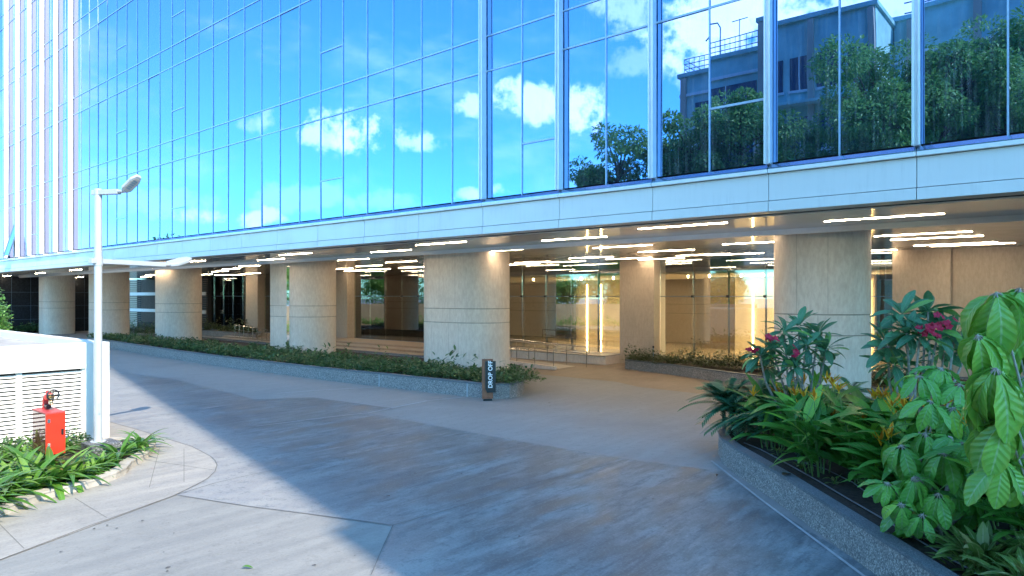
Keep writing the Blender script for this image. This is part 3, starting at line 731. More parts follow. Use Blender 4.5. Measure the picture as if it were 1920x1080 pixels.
# ------------------------------------------------------------------ planters
def offset_poly(poly, w):
    n = len(poly); a = sum(poly[k][0]*poly[(k+1) % n][1]-poly[(k+1) % n][0]*poly[k][1] for k in range(n)); sg = 1 if a > 0 else -1
    out = []
    for k in range(n):
        p0, p1, p2 = (Vector(poly[j % n][:2]) for j in (k-1, k, k+1))
        e1 = (p1-p0).normalized(); e2 = (p2-p1).normalized()
        n1 = Vector((-e1.y, e1.x)); n2 = Vector((-e2.y, e2.x)); nb = n1+n2
        nb = nb/max(.35, nb.dot(n1)) if nb.length > 1e-6 else n1
        out.append(tuple(p1 + nb*w*sg))
    return out
def planter(name, label, poly, h, soil, kerb_mat, cope_mat, w=.15, cope=.05, joints=()):
    poly = [tuple(p[:2]) for p in poly]
    c = sum((Vector(p) for p in poly), Vector((0, 0)))/len(poly)
    t = thing(name, label, 'planter', (c.x, c.y, 0))
    inn = offset_poly(poly, w)
    def ring(m, z0, z1, out_p, in_p):
        n = len(out_p); i = len(m.v)
        m.v += [(*p, z0) for p in out_p] + [(*p, z1) for p in out_p] + [(*p, z1) for p in in_p] + [(*p, z0) for p in in_p]
        a = sum(out_p[k][0]*out_p[(k+1) % n][1]-out_p[(k+1) % n][0]*out_p[k][1] for k in range(n))
        for k in range(n):
            j = (k+1) % n
            for q in range(4):
                q2 = (q+1) % 4
                f = (i+q*n+k, i+q*n+j, i+q2*n+j, i+q2*n+k)
                m.f.append(f if a > 0 else f[::-1]); m.m.append(0)
    m = MB(); ring(m, 0, h-cope, poly, inn)
    m.build('kerb', kerb_mat, t)
    m = MB(); ring(m, h-cope, h, offset_poly(poly, -.012), offset_poly(poly, w+.012)); m.build('coping', cope_mat, t)
    m = MB(); q = offset_poly(poly, w-.01); m.raw([(*p, soil) for p in q], [tuple(range(len(q)))])
    o = m.build('soil', M_SOIL, t)
    if o.data.polygons[0].normal.z < 0: o.data.flip_normals()
    if joints:
        m = MB()
        for (x, y, a) in joints: m.box((x, y, (h-cope)/2), (.05, .02, h-cope-.004), 0, a)
        m.build('joint', M_CAULK, t)
    return t
fr = [gp(x, y) for x, y in ((207, 653.3), (325, 673.7), (420, 688), (514.6, 700.7), (610, 713), (711, 724.4), (800, 735), (874, 743.7), (903, 747.2))]
end = [gp(x, y) for x, y in ((935, 748.2), (955, 747), (970, 744.4), (979, 740.5), (983, 736))]
sE, dE = sd(end[-1])
backp = [W(s_of(984, dE+.9), dE+.9), W(s_of(983, dE+2.2), dE+2.2), W(s_of(980, dE+3.6), dE+3.6), W(s_of(972, 19.6), 19.6), W(20, 19.9), W(35, 20.1), W(48, 20.4), W(48, 15.6)]
left_poly = [p for p in fr+end] + backp
angs = []
for (px, py) in ((522, 701), (711, 724.4), (876, 744)):
    p = gp(px, py); angs.append((p[0], p[1], math.atan2(-NX, NY) if False else math.atan2(UY, UX)))
planter('planter', 'long curved granite planter under the columns, ending beside the drop-off sign', left_poly, .45, .36, M_KERB, M_COPE, .16, .05, angs)
right_poly = [(3.98, 2.0), (3.93, 5), (3.90, 7.6), (3.86, 9.8), (3.76, 11.6), (3.78, 12.3), (3.90, 12.9), (4.15, 13.5), (4.9, 14.6)] + [W(5.0, 17.0)[:2], W(4.6, 18.6)[:2], W(3.8, 19.6)[:2], W(-8, 19.7)[:2], (15.5, 2.0)]
planter('planter', 'granite kerbed planter full of tropical plants nearest the camera', right_poly, .45, .38, M_KERB, M_COPE, .15, .04)
p2 = [gp(1172, 692), gp(1230, 699), gp(1300, 709), gp(1370, 720), gp(1500, 736), gp(1660, 755)] + [W(-6, 21.0), W(-6, 26.2), W(s_of(1178, 26.2), 26.2)]
planter('planter', 'grey granite planter with low dark shrubs along the lobby glass', p2, .40, .32, M_KERB, M_COPE, .14, .04)
p3 = [W(s_of(480, 24.0), 24.0), W(s_of(376, 24.2), 24.2), W(s_of(300, 24.2), 24.2), W(s_of(300, 26.0), 26.0), W(s_of(490, 26.0), 26.0)]
planter('planter', 'small dark planter with upright leaves beyond the third column', p3, .45, .36, M_KERB, M_COPE, .14, .04)

# low shrubs as leaf masses over a twig core
LEAF_S = leaf_tpl(.55, 3, .25, .15, 'oval')
def hedge(name, label, spots, n, size, mat, hmin, hmax, z0, cat='hedge', tall=0, up=.6):
    c = np.mean(np.array(spots), axis=0); t = thing(name, label, cat, (c[0], c[1], z0))
    sp = np.array(spots); k = len(sp)
    lv = Leaves(); idx = rng.integers(0, k, n)
    hh = rng.uniform(hmin, hmax, k)
    rad = np.sqrt(rng.uniform(0, 1, n)); ang = rng.uniform(0, 6.283, n)
    rr = rng.uniform(.20, .36, k)[idx]
    x = sp[idx, 0] + rad*rr*np.cos(ang); y = sp[idx, 1] + rad*rr*np.sin(ang)
    z = z0 + hh[idx]*np.sqrt(np.clip(1-(rad*.92)**2, 0, 1))*rng.uniform(.25, 1.05, n)
    loc = np.stack([x, y, z], 1); d = rdir(n); d[:, 2] = np.abs(d[:, 2])*up + .1
    d[:, 0] += np.cos(ang)*rad*.6; d[:, 1] += np.sin(ang)*rad*.6
    lv.many(LEAF_S, d, rdir(n)*.5 + np.array([0, 0, 1.0]), loc, rng.uniform(.7, 1.3, n)*size)
    if tall:
        tp = leaf_tpl(.28, 5, .3, .1, 'lance')
        for i in range(tall):
            b = sp[rng.integers(0, k)]
            for q in range(4):
                dd = Vector((random.gauss(0, .35), random.gauss(0, .35), 1)).normalized()
                pz = Vector((b[0], b[1], z0+hmax*.7)) + dd*random.uniform(.1, .45)
                lv.add(tp, basis((dd.x+random.gauss(0, .5), dd.y+random.gauss(0, .5), .5)), pz, random.uniform(.18, .32))
    lv.build('foliage', mat, t)
    return t
def strip(s0, s1, d0f, d1f, step=.33):
    out = []; s = s0
    while s < s1:
        d = d0f(s)
        while d < d1f(s):
            out.append((W(s+random.uniform(-.12, .12), d+random.uniform(-.1, .1))[0], W(s+random.uniform(-.12, .12), d+random.uniform(-.1, .1))[1])); d += step
        s += step
    return out
def clear(spots, m=.12):
    o = []
    for p in spots:
        s, d = sd(p); ok = True
        for _, sc, dc, r, L in CP:
            ds = max(0, abs(s-sc)-L/2)
            if math.hypot(ds, d-dc) < r+m: ok = False
        if ok: o.append(p)
    return o
frs = sorted([sd(p) for p in fr+end[:3]])
def dfront(s, add=.42):
    for (a, da), (b, db) in zip(frs, frs[1:]):
        if a <= s <= b: return da + (db-da)*(s-a)/(b-a) + add
    return (frs[0][1] if s < frs[0][0] else frs[-1][1]) + add
s_mid = s_of(524, 14.6); s_end = frs[0][0]
near_strip = clear(strip(s_end+.15, s_mid-.5, dfront, lambda s: 17.0)) + clear([W(s_of(964, d), d)[:2] for d in (15.4, 15.9, 16.4, 16.9, 17.4)], .05)
hedge('hedge', 'low green hedge along the kerb from mirror-strip column to drop-off sign', [p for p in near_strip if random.random() < .72], 12500, .115, M_HEDGE, .16, .46, .36, tall=22)
far_strip = clear(strip(s_mid+.2, s_mid+23, dfront, lambda s: 16.9, .36))
hedge('hedge', 'low green hedge under the far columns, behind the lamp post', [p for p in far_strip if random.random() < .72], 13000, .13, M_HEDGE, .2, .5, .36)
far2 = [W(s_of(px, d), d)[:2] for px in range(236, 296, 5) for d in (21.4, 21.9)]
hedge('shrub', 'taller dark shrub between the second and third far columns', far2, 2500, .11, M_HEDGE, .5, 1.3, .0, 'shrub')
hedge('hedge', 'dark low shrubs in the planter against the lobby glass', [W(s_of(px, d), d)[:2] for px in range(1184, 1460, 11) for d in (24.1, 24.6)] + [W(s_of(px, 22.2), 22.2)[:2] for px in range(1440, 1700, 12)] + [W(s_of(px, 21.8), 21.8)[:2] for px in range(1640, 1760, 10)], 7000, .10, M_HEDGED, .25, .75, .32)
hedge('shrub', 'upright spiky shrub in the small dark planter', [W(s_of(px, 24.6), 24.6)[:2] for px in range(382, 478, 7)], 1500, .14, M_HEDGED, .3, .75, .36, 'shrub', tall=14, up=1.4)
hedge('hedge', 'low shrubs at the foot of the black granite wall', [W(65.3-.3*(k%2), 13.6+.22*k)[:2] for k in range(24)], 2500, .15, M_HEDGE, .5, 1.0, .0)
hedge('shrub', 'tall sunlit shrub at the left edge before the black wall', [(-25.9+random.gauss(0, .35), 34.4+random.gauss(0, .35)) for _ in range(14)], 3500, .15, M_TREE, 1.6, 3.4, 0, 'shrub')

# small spike light standing in the lobby planter
c = atY(1225, 690, 27.0); t = thing('garden_light', 'thin dark spike light among the shrubs by the lobby glass', 'garden light', (c[0], c[1], .32))
m = MB(); m.tube([(c[0], c[1], .3), (c[0], c[1], .95)], .02, 8); m.build('post', M_MULL, t)
m = MB(); m.tube([(c[0], c[1], .951), (c[0], c[1], 1.03)], [.04, .035], 10); m.build('cap', M_BLACK, t)

# ------------------------------------------------------------------ steps, ramp, railings
t = thing('entrance_steps', 'broad low stone steps up to the lobby behind the front hedge', 'steps', W(22, 24.5))
for k, (d0, z) in enumerate(((22.6, .10), (23.6, .20), (24.6, .30))):
    m = MB(); m.fbox(PIL[2]-.8, PIL[4]-1.2, d0, (d0+.99) if k < 2 else DL-.07, 0.006, z); m.build('step', M_STEP, t, bevel=.01)
t2 = thing('stone_terrace', 'pale stone plinth under the lobby glass between ramp and dark pilaster', 'plinth', W((PIL[1]+PIL[2])/2, 26))
m = MB(); m.fbox(PIL[1]+.86, PIL[2]-.85, 25.3, DL-.07, 0.006, .36); m.build('terrace_block', M_TRAV, t2, bevel=.01)
m = MB(); m.fbox(PIL[1]+.86, PIL[2]-.85, 25.24, DL-.07, .362, .40); m.build('terrace_slab', M_STEP, t2, bevel=.008)
r0, r1 = gp(1040, 693), W(sd(gp(1040, 693))[0]+7.2, sd(gp(1040, 693))[1]+.0)
t = thing('ramp', 'sloping stone ramp with low side kerb beside the wide column', 'ramp', (r0[0], r0[1], 0))
sR, dR = sd(r0)
m = MB(); m.hexa([W(sR+7, dR, .007), W(sR, dR, .007), W(sR, dR+1.5, .007), W(sR+7, dR+1.5, .007), W(sR+7, dR, .30), W(sR, dR, .02), W(sR, dR+1.5, .02), W(sR+7, dR+1.5, .30)]); m.build('ramp_slab', M_STEP, t)
m = MB()
m.hexa([W(sR+7, dR-.16, .007), W(sR-.1, dR-.16, .007), W(sR-.1, dR-.003, .007), W(sR+7, dR-.003, .007), W(sR+7, dR-.16, .42), W(sR-.1, dR-.16, .14), W(sR-.1, dR-.003, .14), W(sR+7, dR-.003, .42)])
m.build('ramp_kerb', M_TRAV, t)
def railing(label, d, sA, sB, zA, zB):
    t = thing('handrail', label, 'handrail', W(sA, d, zA))
    m = MB(); m.tube([W(sA, d, zA+.85), W(sB, d, zB+.85)], .022, 10); m.tube([W(sA, d, zA+.85), W(sA-.12, d, zA+.85), W(sA-.14, d, zA+.6), W(sA, d, zA+.55), W(sB, d, zB+.55)], .015, 8); m.build('rail', M_STEEL, t, smooth=True)
    n = 8
    for k in range(n):
        q = k/(n-1); m = MB(); s = sA+(sB-sA)*q; z = zA+(zB-zA)*q; m.tube([W(s, d, z), W(s, d, z+.84)], .018, 8); m.build('post', M_STEEL, t, smooth=True)
railing('steel ramp handrail nearer the lane, right of the wide column', dR-.08, sR, sR+6.8, .14, .42)
railing('steel ramp handrail on the lobby side of the ramp', dR+1.42, sR-.6, sR+6.6, .02, .30)
railing('steel handrail far behind, left of the mirror-strip column', 23.2, s_of(500, 23.2), s_of(500, 23.2)+4.0, .0, .2)

# ------------------------------------------------------------------ drop-off sign
c = gp(914, 751); dirc = Vector((0-c[0], 0-c[1], 0)).normalized(); rz = math.atan2(dirc.y, dirc.x) + math.pi/2 + .12
t = thing('drop_off_sign', 'brown and black drop-off totem sign standing at the planter kerb', 'sign', c)
ex = Vector((math.cos(rz), math.sin(rz), 0)); ey = Vector((-math.sin(rz), math.cos(rz), 0)); cv = Vector(c)
m = MB(); m.box(cv+Vector((0, 0, .03)), (.26, .16, .06), 0, rz); m.build('base', M_BLACK, t)
m = MB(); m.box(cv+Vector((0, 0, .625)), (.31, .12, 1.13), 0, rz); m.build('post', M_CORTEN, t, bevel=.006)
m = MB(); pc = cv + ex*.075 - ey*.085
prof = [(-.15, .36), (-.10, .24), (.15, .24), (.15, 1.14), (-.15, 1.14)]
f0 = [pc + ex*a + Vector((0, 0, b)) - ey*.02 for a, b in prof]; f1 = [p + ey*.045 for p in f0]
m.raw([tuple(p) for p in f0+f1], [(0, 1, 2, 3, 4), (9, 8, 7, 6, 5)] + [((k+1) % 5, k, 5+k, 5+(k+1) % 5) for k in range(5)])
pan = m.build('panel', M_BLACK, t)
cu = bpy.data.curves.new('lettering', 'FONT'); cu.body = 'DROP OFF'; cu.size = .165; cu.align_x = 'CENTER'; cu.align_y = 'CENTER'; cu.extrude = .003; cu.offset = .004
to = bpy.data.objects.new('tmp', cu); COL.objects.link(to); bpy.context.view_layer.update()
me = bpy.data.meshes.new_from_object(to.evaluated_get(bpy.context.evaluated_depsgraph_get())); COL.objects.unlink(to); bpy.data.objects.remove(to)
me.materials.clear(); me.materials.append(M_LETTER)
lo = bpy.data.objects.new('lettering', me); COL.objects.link(lo); lo.parent = pan
Mx = Matrix((( *(Vector((0, 0, 1))), 0), (*(-ex), 0), (*(-ey), 0), (0, 0, 0, 1))).transposed()
Mx.translation = (pc - ey*.024 + Vector((0, 0, .76)) + ex*.0) - cv
lo.matrix_local = Mx

# ------------------------------------------------------------------ white enclosure, lamp, hydrant
bc = gp(205, 830); sB, dB = sd(bc)
t = thing('utility_enclosure', 'white rendered utility enclosure with louvred front and flat parapet roof', 'enclosure', W(sB+3, dB-2.2))
H = 2.06; LW = 5.2; DEP = 9.0
lv0, lv1, lt_, lb_ = dB-LW+.4, dB-.43, 1.56, .12
m = MB()
m.fbox(sB, sB+.25, dB-.43, dB, 0, H); m.fbox(sB, sB+.25, dB-LW, lv0, 0, H)
m.fbox(sB, sB+.25, lv0, lv1, lt_, H); m.fbox(sB, sB+.25, lv0, lv1, 0, lb_)
m.fbox(sB+.25, sB+DEP, dB-.25, dB, 0, H); m.fbox(sB+.25, sB+DEP, dB-LW, dB-LW+.25, 0, H); m.fbox(sB+DEP-.25, sB+DEP, dB-LW+.25, dB-.25, 0, H)
m.build('wall', M_RENDER, t)
m = MB(); m.fbox(sB+.25, sB+DEP-.25, dB-LW+.25, dB-.25, 1.7, H-.16); m.build('roof', M_ROOFC, t)
m = MB(); m.fbox(sB+.18, sB+.24, lv0, lv1, lb_, lt_); m.build('louvre_backing', M_DARKGAP, t)
bays_ = 4; bw = (lv1-lv0)/bays_
for k in range(bays_):
    a, b = lv0+bw*k, lv0+bw*(k+1); m = MB()
    fz = .045
    m.fbox(sB+.07, sB+.15, a+.002, a+fz, lb_, lt_-.012); m.fbox(sB+.07, sB+.15, b-fz, b-.002, lb_, lt_-.012)
    n = 18; ph = (lt_-lb_-.03)/n
    for j in range(n):
        z = lb_+.01+ph*j
        m.hexa([W(sB+.085, a+fz, z), W(sB+.085, b-fz, z), W(sB+.095, b-fz, z), W(sB+.095, a+fz, z), W(sB+.105, a+fz, z+ph*.60), W(sB+.105, b-fz, z+ph*.60), W(sB+.125, b-fz, z+ph*.60), W(sB+.125, a+fz, z+ph*.60)])
    m.build('louvre_panel', M_WHITE, t)

pc = Vector(atY(184, 860, 12.55)); pc.z = 0
t = thing('lamp_post', 'white two-armed lamp post on a granite block before the white enclosure', 'lamp post', pc)
m = MB(); m.box(pc+Vector((.08, -.02, .16)), (.56, .50, .32), 0, math.atan2(UY, UX)); m.build('base', M_PLINTH, t, bevel=.012)
m = MB(); m.tube([pc+Vector((0, 0, .30)), pc+Vector((0, 0, 1.2)), pc+Vector((0, 0, 3.55)), pc+Vector((0, 0, 4.86))], [.070, .068, .066, .064], 24)
m.tube([pc+Vector((0, 0, .321)), pc+Vector((0, 0, .338))], .13, 20)
m.tube([pc+Vector((0, 0, 4.861)), pc+Vector((0, 0, 4.97))], .068, 20)
m.tube([pc+Vector((0, 0, 3.56)), pc+Vector((0, 0, 3.72))], .078, 20)
m.build('pole', M_POLE, t, smooth=True)
m = MB(); m.box(pc+Vector((.055, -.05, .95)), (.02, .06, .2), 0, .4); m.build('access_door', M_POLE, t)
def lamp_arm(z, d, L, back, hl, hw, tilt, roll):
    d = Vector(d).normalized(); sd_ = d.cross(Vector((0, 0, 1))).normalized()
    a = pc + Vector((0, 0, z)) - d*back; b = pc + Vector((0, 0, z)) + d*L
    m = MB(); Mx = Matrix((d, sd_, Vector((0, 0, 1)))).transposed()
    m.box((a+b)/2, ((b-a).length, .10, .09), 0, M=Mx)
    e = b + d*.02
    m.tube([b-sd_*.03, b+d*.10-sd_*.03], .022, 8); m.tube([b+sd_*.03, b+d*.10+sd_*.03], .022, 8)
    arm = m.build('arm', M_POLE, t, bevel=.008)
    hd = (d*math.cos(tilt) + Vector((0, 0, 1))*math.sin(tilt)); side = (Matrix.Rotation(roll, 3, hd) @ sd_); nrm = side.cross(hd).normalized()
    o = b + d*.10
    hexp = [(0, .07), (.10, .17), (.42, .17), (.58, .08)]
    out = [(x*hl/.58, y*hw/.17) for x, y in hexp] + [(x*hl/.58, -y*hw/.17) for x, y in hexp[::-1]]
    def pt(x, y, h): return tuple(o + hd*x + side*y + nrm*h)
    def plate(sc, h0, h1):
        cxm = hl/2; m2 = MB(); q = [(cxm+(x-cxm)*sc, y*sc) for x, y in out]; n = len(q)
        m2.raw([pt(x, y, h0) for x, y in q] + [pt(x, y, h1) for x, y in q], [tuple(range(n)), tuple(range(2*n-1, n-1, -1))] + [((k+1) % n, k, n+k, n+(k+1) % n) for k in range(n)])
        return m2
    hsgn = 1 if nrm.z > 0 else -1
    hb = plate(1.0, -.03*hsgn, .035*hsgn).build('lamp_head', M_POLE, t, bevel=.012)
    plate(.72, -.036*hsgn, -.0305*hsgn).build('lens', M_LENS, hb)
    m = MB()
    for k in range(5): 
        x = hl*(.28+.11*k); m.quad(pt(x-.015, -hw*.45, -.038*hsgn), pt(x+.015, -hw*.45, -.038*hsgn), pt(x+.015, hw*.45, -.038*hsgn), pt(x-.015, hw*.45, -.038*hsgn))
    m.build('led_row', M_MULL, hb)
lamp_arm(4.90, (.97, -.25, 0), .47, .11, .43, .090, R(38), R(-22))
lamp_arm(3.64, (.36, .93, 0), 1.46, .16, .56, .15, R(16), R(10))

hc = Vector((-7.5, 11.0, 0)); sH, dH = sd(hc)
t = thing('fire_hose_cabinet', 'bright red fire hose cabinet with glazed side on a red post among lilies', 'fire cabinet', hc)
m = MB(); m.fbox(sH+.01, sH+.02, dH, dH+.255, .44, 1.08) ; m.fbox(sH, sH+.03, dH-.01, dH+.265, .43, 1.09); m.fbox(sH+.03, sH+.70, dH+.012, dH+.255, .44, .46); m.fbox(sH+.68, sH+.70, dH+.01, dH+.255, .46, 1.08); m.fbox(sH+.03, sH+.68, dH+.235, dH+.255, .46, 1.08)
m.build('cabinet_body', M_RED, t)
m = MB(); m.fbox(sH+.0, sH+.72, dH-.012, dH+.267, 1.091, 1.112); m.build('cabinet_lid', M_REDPIPE, t)
for z in (.56, .95):
    m = MB(); m.fbox(sH-.012, sH-.001, dH+.01, dH+.05, z, z+.06); m.build('hinge', M_STEEL, t)
m = MB(); m.fbox(sH-.02, sH-.001, dH+.205, dH+.235, .74, .83); m.build('latch', M_BLACK, t)
m = MB(); m.fbox(sH+.032, sH+.70, dH-.004, dH+.010, .46, 1.08); m.build('glass_door', M_REDGLASS, t)
m = MB(); m.tube([W(sH+.3, dH+.13, 0), W(sH+.3, dH+.13, .435)], .055, 12); m.build('post', M_REDPIPE, t, smooth=True)
m = MB(); m.fbox(sH+.72, sH+.75, dH+.02, dH+.24, .50, .80); m.build('back_plate', M_BLACK, t)
vt = Vector(W(sH+.52, dH+.13, 1.113))
t = thing('hydrant_valve', 'red elbow pipe with brass hydrant valve and black wheel on the cabinet', 'hydrant valve', vt)
VS = .85; e1 = Vector((-UX, -UY, 0))*VS; up = Vector((0, 0, 1))*VS; e2 = Vector((NX, NY, 0))*VS
m = MB(); m.tube([vt, vt+up*.14, vt+up*.20+e1*.02, vt+up*.245+e1*.07, vt+up*.255+e1*.15, vt+up*.255+e1*.24], 0.0455, 14); m.tube([vt+up*.255+e1*.20, vt+up*.255+e1*.225], 0.0683, 14); m.tube([vt+up*.28+e1*.12, vt+up*.37+e1*.12], 0.0263, 10); m.build('pipe', M_REDPIPE, t, smooth=True)
m = MB(); m.tube([vt+up*.255+e1*.241, vt+up*.255+e1*.34], 0.0507, 12); m.tube([vt+up*.25+e1*.30, vt+up*.12+e1*.36], [.031, .028], 12); m.tube([vt+up*.26+e1*.34, vt+up*.30+e1*.43], 0.0175, 8); m.build('valve', M_BRASS, t, smooth=True)
m = MB(); wc = vt+up*.31+e1*.45
ring = [wc + (up*math.cos(a)+e2*math.sin(a))*.10 for a in [k*.3927 for k in range(17)]]
m.tube(ring, 0.0131, 8)
for a in (0, 1.57): m.tube([wc - (up*math.cos(a)+e2*math.sin(a))*.095, wc + (up*math.cos(a)+e2*math.sin(a))*.095], 0.0088, 6)
m.build('handwheel', M_BLACK, t, smooth=True)
m = MB(); m.tube([vt+up*.06+e1*.05, vt+up*.06+e1*.2], 0.0394, 10); m.build('coupling', M_BLACK, t)

# ------------------------------------------------------------------ left bed with lilies
kb = G((0, 971), (40, 954), (77, 939.5), (115, 929.5), (155, 920), (190, 909.5), (218, 899), (237, 889), (246, 878))
kin = [(-6.72, 12.6, 0), (-7.0, 13.4, 0), (-7.6, 13.9, 0)]
bed = [p[:2] for p in kb+kin] + [W(sB-.02, dB-.1)[:2], W(sB-.02, dB-LW)[:2], (-9.6, 7.0), (-7.0, 7.4)]
planter('planter', 'sunlit planting bed with worn low kerb around the lamp post', bed, .13, .10, M_BEDKERB, M_BEDKERB, .16, .03)
def lily(loc, seed, h):
    random.seed(seed); lv = Leaves()
    n = random.randint(22, 28)
    for k in range(n):
        a = k*2.4 + random.uniform(-.3, .3); el = R(random.uniform(22, 78)); L = h*random.uniform(.75, 1.2)
        tp = leaf_tpl(random.uniform(.11, .15), 8, random.uniform(.45, .95), .25, 'strap')
        d = (math.cos(a)*math.cos(el), math.sin(a)*math.cos(el), math.sin(el))
        lv.add(tp, basis(d), (math.cos(a)*.03, math.sin(a)*.03, 0), L)
    return lv
protos = []
def lily_thing(k, label, x, y, rz, sc):
    if len(protos) < 4:
        t = thing('lily_plant', label, 'plant', (0, 0, 0), 'strap-leaved lilies in the sunny bed')
        lily(None, 40+k, .70).build('foliage', M_STRAP, t)
        m = MB()
        for q in range(4): m.tube([(random.gauss(0, .02), random.gauss(0, .02), -.03), (random.gauss(0, .02), random.gauss(0, .02), .10)], [.022, .012], 7)
        m.build('stem', M_STEMGR, t); protos.append(t)
    else:
        t = copy_tree(protos[k % 4]); t['label'] = label
    t.location = (x, y, .10); t.rotation_euler = (0, 0, rz); t.scale = (sc, sc, sc)
random.seed(5)
kl = [kb[i] for i in range(len(kb))]
pts = []
def along(poly, n):
    seg = [(Vector(a), Vector(b)) for a, b in zip(poly, poly[1:])]; tot = sum((b-a).length for a, b in seg); out = []
    for k in range(n):
        q = tot*(k+.5)/n
        for a, b in seg:
            l = (b-a).length
            if q <= l: out.append((a + (b-a)*q/l, (b-a).normalized())); break
            q -= l
    return out
ORDN = ['first', 'second', 'third', 'fourth', 'fifth', 'sixth', 'seventh', 'eighth', 'ninth', 'tenth', 'eleventh', 'twelfth', 'thirteenth', 'fourteenth']
path = [Vector(p) for p in kb[::-1]] + [Vector((-6.95, 8.4, 0))]
al = along(path, 14); k = 0
for j, (p, tt) in enumerate(al):
    nn = Vector((tt.y, -tt.x, 0)); nn = nn if nn.x < 0 else -nn
    q = p + nn*.38; lily_thing(k, f'bright strap-leaved lily in the kerb row, {ORDN[j]} from the lamp end', q.x, q.y, random.uniform(0, 6.28), random.uniform(.85, 1.1)*(.52 if j < 5 else 1)); k += 1
al2 = along(path[1:], 12)
for j, (p, tt) in enumerate(al2):
    nn = Vector((tt.y, -tt.x, 0)); nn = nn if nn.x < 0 else -nn
    q = p + nn*random.uniform(.72, .85)
    if (q-hc).length < .25 or (Vector((q.x, q.y, 0))-pc).length < .42: q = q + nn*.3
    lily_thing(k, f'strap-leaved lily in the inner row by the louvres, {ORDN[j]} from the lamp end', q.x, q.y, random.uniform(0, 6.28), random.uniform(.8, 1.0)*(.45 if j < 4 else 1)); k += 1
for j, (x, y, sc) in enumerate(((-6.98, 12.15, .75), (-6.95, 12.7, .7), (-7.2, 13.25, .7), (-7.05, 11.6, .6))):
    lily_thing(k, f'small strap-leaved lily at the lamp base, {ORDN[j]} from the cabinet side', x, y, random.uniform(0, 6.28), sc); k += 1
al3 = along(path[1:-1], 9)
for j, (p, tt) in enumerate(al3):
    nn = Vector((tt.y, -tt.x, 0)); nn = nn if nn.x < 0 else -nn
    q = p + nn*random.uniform(1.15, 1.3)
    if sd(q)[0] > sB-.35 or (Vector((q.x, q.y, 0))-pc).length < .5: continue
    lily_thing(k, f'short strap-leaved lily deep in the bed near the louvres, {ORDN[j]} from the lamp end', q.x, q.y, random.uniform(0, 6.28), random.uniform(.6, .75)); k += 1
nb = 0
for s_ in (sB-.42, sB-.78, sB-1.1):
    for d_ in np.arange(dB-3.4, dB-.85, .40):
        q = Vector(W(s_, d_)); 
        if sH-.22 < s_ < sH+.9 and dH-.2 < d_ < dH+.4: continue
        if (q-pc).length < .62 or q.y < 8.5: continue
        lily_thing(k, f'low strap-leaved lily filling the bed in front of the louvres, {(ORDN+["fifteenth","sixteenth","seventeenth","eighteenth","nineteenth","twentieth","twenty-first","twenty-second","twenty-third","twenty-fourth"])[nb]} from the wall outwards', q.x+random.uniform(-.07, .07), q.y+random.uniform(-.07, .07), random.uniform(0, 6.28), random.uniform(.5, .7)); k += 1; nb += 1
random.seed(21)
hedge('shrub', 'small dark-leaved shrub growing against the white louvres', [(W(sB-.28, d)[0], W(sB-.28, d)[1]) for d in np.arange(dB-3.2, dB-.6, .2)], 1500, .07, M_HEDGE, .2, .42, .10, 'shrub')

# ------------------------------------------------------------------ right planter plants
TP_FR = [leaf_tpl(.33, 6, dr, .13, 'obov') for dr in (.15, .35, .55)]
def rosette(lv, p, axis, n, L, tpl, el0=10, el1=75, r=.03):
    ax = Vector(axis).normalized(); a1 = ax.orthogonal().normalized(); a2 = ax.cross(a1)
    for k in range(n):
        a = k*2.4 + random.uniform(-.2, .2); el = R(el1 + (el0-el1)*(k/n) + random.uniform(-8, 8))
        d = (a1*math.cos(a)+a2*math.sin(a))*math.cos(el) + ax*math.sin(el)
        tp = random.choice(tpl)
        lv.add(tp, basis(d, ax, random.uniform(-.25, .25)), Vector(p) + d*r, L*random.uniform(.75, 1.15))
def flowers(p, n, rad, L, mat, parent, petals=5):
    lv = Leaves(); tp = leaf_tpl(.75, 3, .3, .1, 'oval')
    for k in range(n):
        c = Vector(p) + Vector((random.gauss(0, rad), random.gauss(0, rad), random.gauss(0, rad*.7))); ax = Vector((random.gauss(0, .6), -1+random.gauss(0, .5), .6+random.gauss(0, .4))).normalized()
        a1 = ax.orthogonal().normalized(); a2 = ax.cross(a1)
        for q in range(petals):
            a = q*6.283/petals; d = (a1*math.cos(a)+a2*math.sin(a))*.85+ax*.5
            lv.add(tp, basis(d, ax), c, L)
    return lv.build('flower', mat, parent)
def frangipani(label, base, tips, L, nleaf, flw, seed):
    random.seed(seed); b = Vector(base)
    t = thing('frangipani', label, 'frangipani', b, 'frangipanis in the right planter')
    m = MB(); fk = []
    for k, tip in enumerate(tips):
        tip = Vector(tip); st = b + Vector((random.uniform(-.12, .12), random.uniform(-.1, .1), 0))
        h = tip.z-b.z
        p1 = st.lerp(tip, .35) + Vector((random.gauss(0, .04), random.gauss(0, .04), .06)); p2 = st.lerp(tip, .72) + Vector((random.gauss(0, .04), random.gauss(0, .04), .02))
        m.tube([st, p1, p2, tip], [.028, .022, .017, .014], 8)
    m.build('stem', M_STEMG, t, smooth=True)
    lv = Leaves()
    for tip in tips:
        rosette(lv, tip, (random.gauss(0, .25), random.gauss(0, .25), 1), nleaf+random.randint(-3, 3), L, TP_FR, -30, 62)
    lv.build('foliage', M_FRANG, t)
    for (p, n) in flw: [flowers(Vector(p)+Vector((-.08, -.22, .03))+Vector((random.gauss(0, .06), random.gauss(0, .06), random.gauss(0, .045))), 1, .001, .055, M_PINK, t) for _ in range(n)]
    return t
Yf = 11.4
tips1 = [atY(x, y, Yf+dy) for x, y, dy in ((1470, 622, 0), (1498, 612, .3), (1535, 625, .1), (1550, 655, -.2), (1448, 655, .2), (1425, 668, -.1), (1475, 668, -.35), (1512, 650, -.3), (1490, 690, -.5), (1540, 680, .3), (1437, 690, .3))]
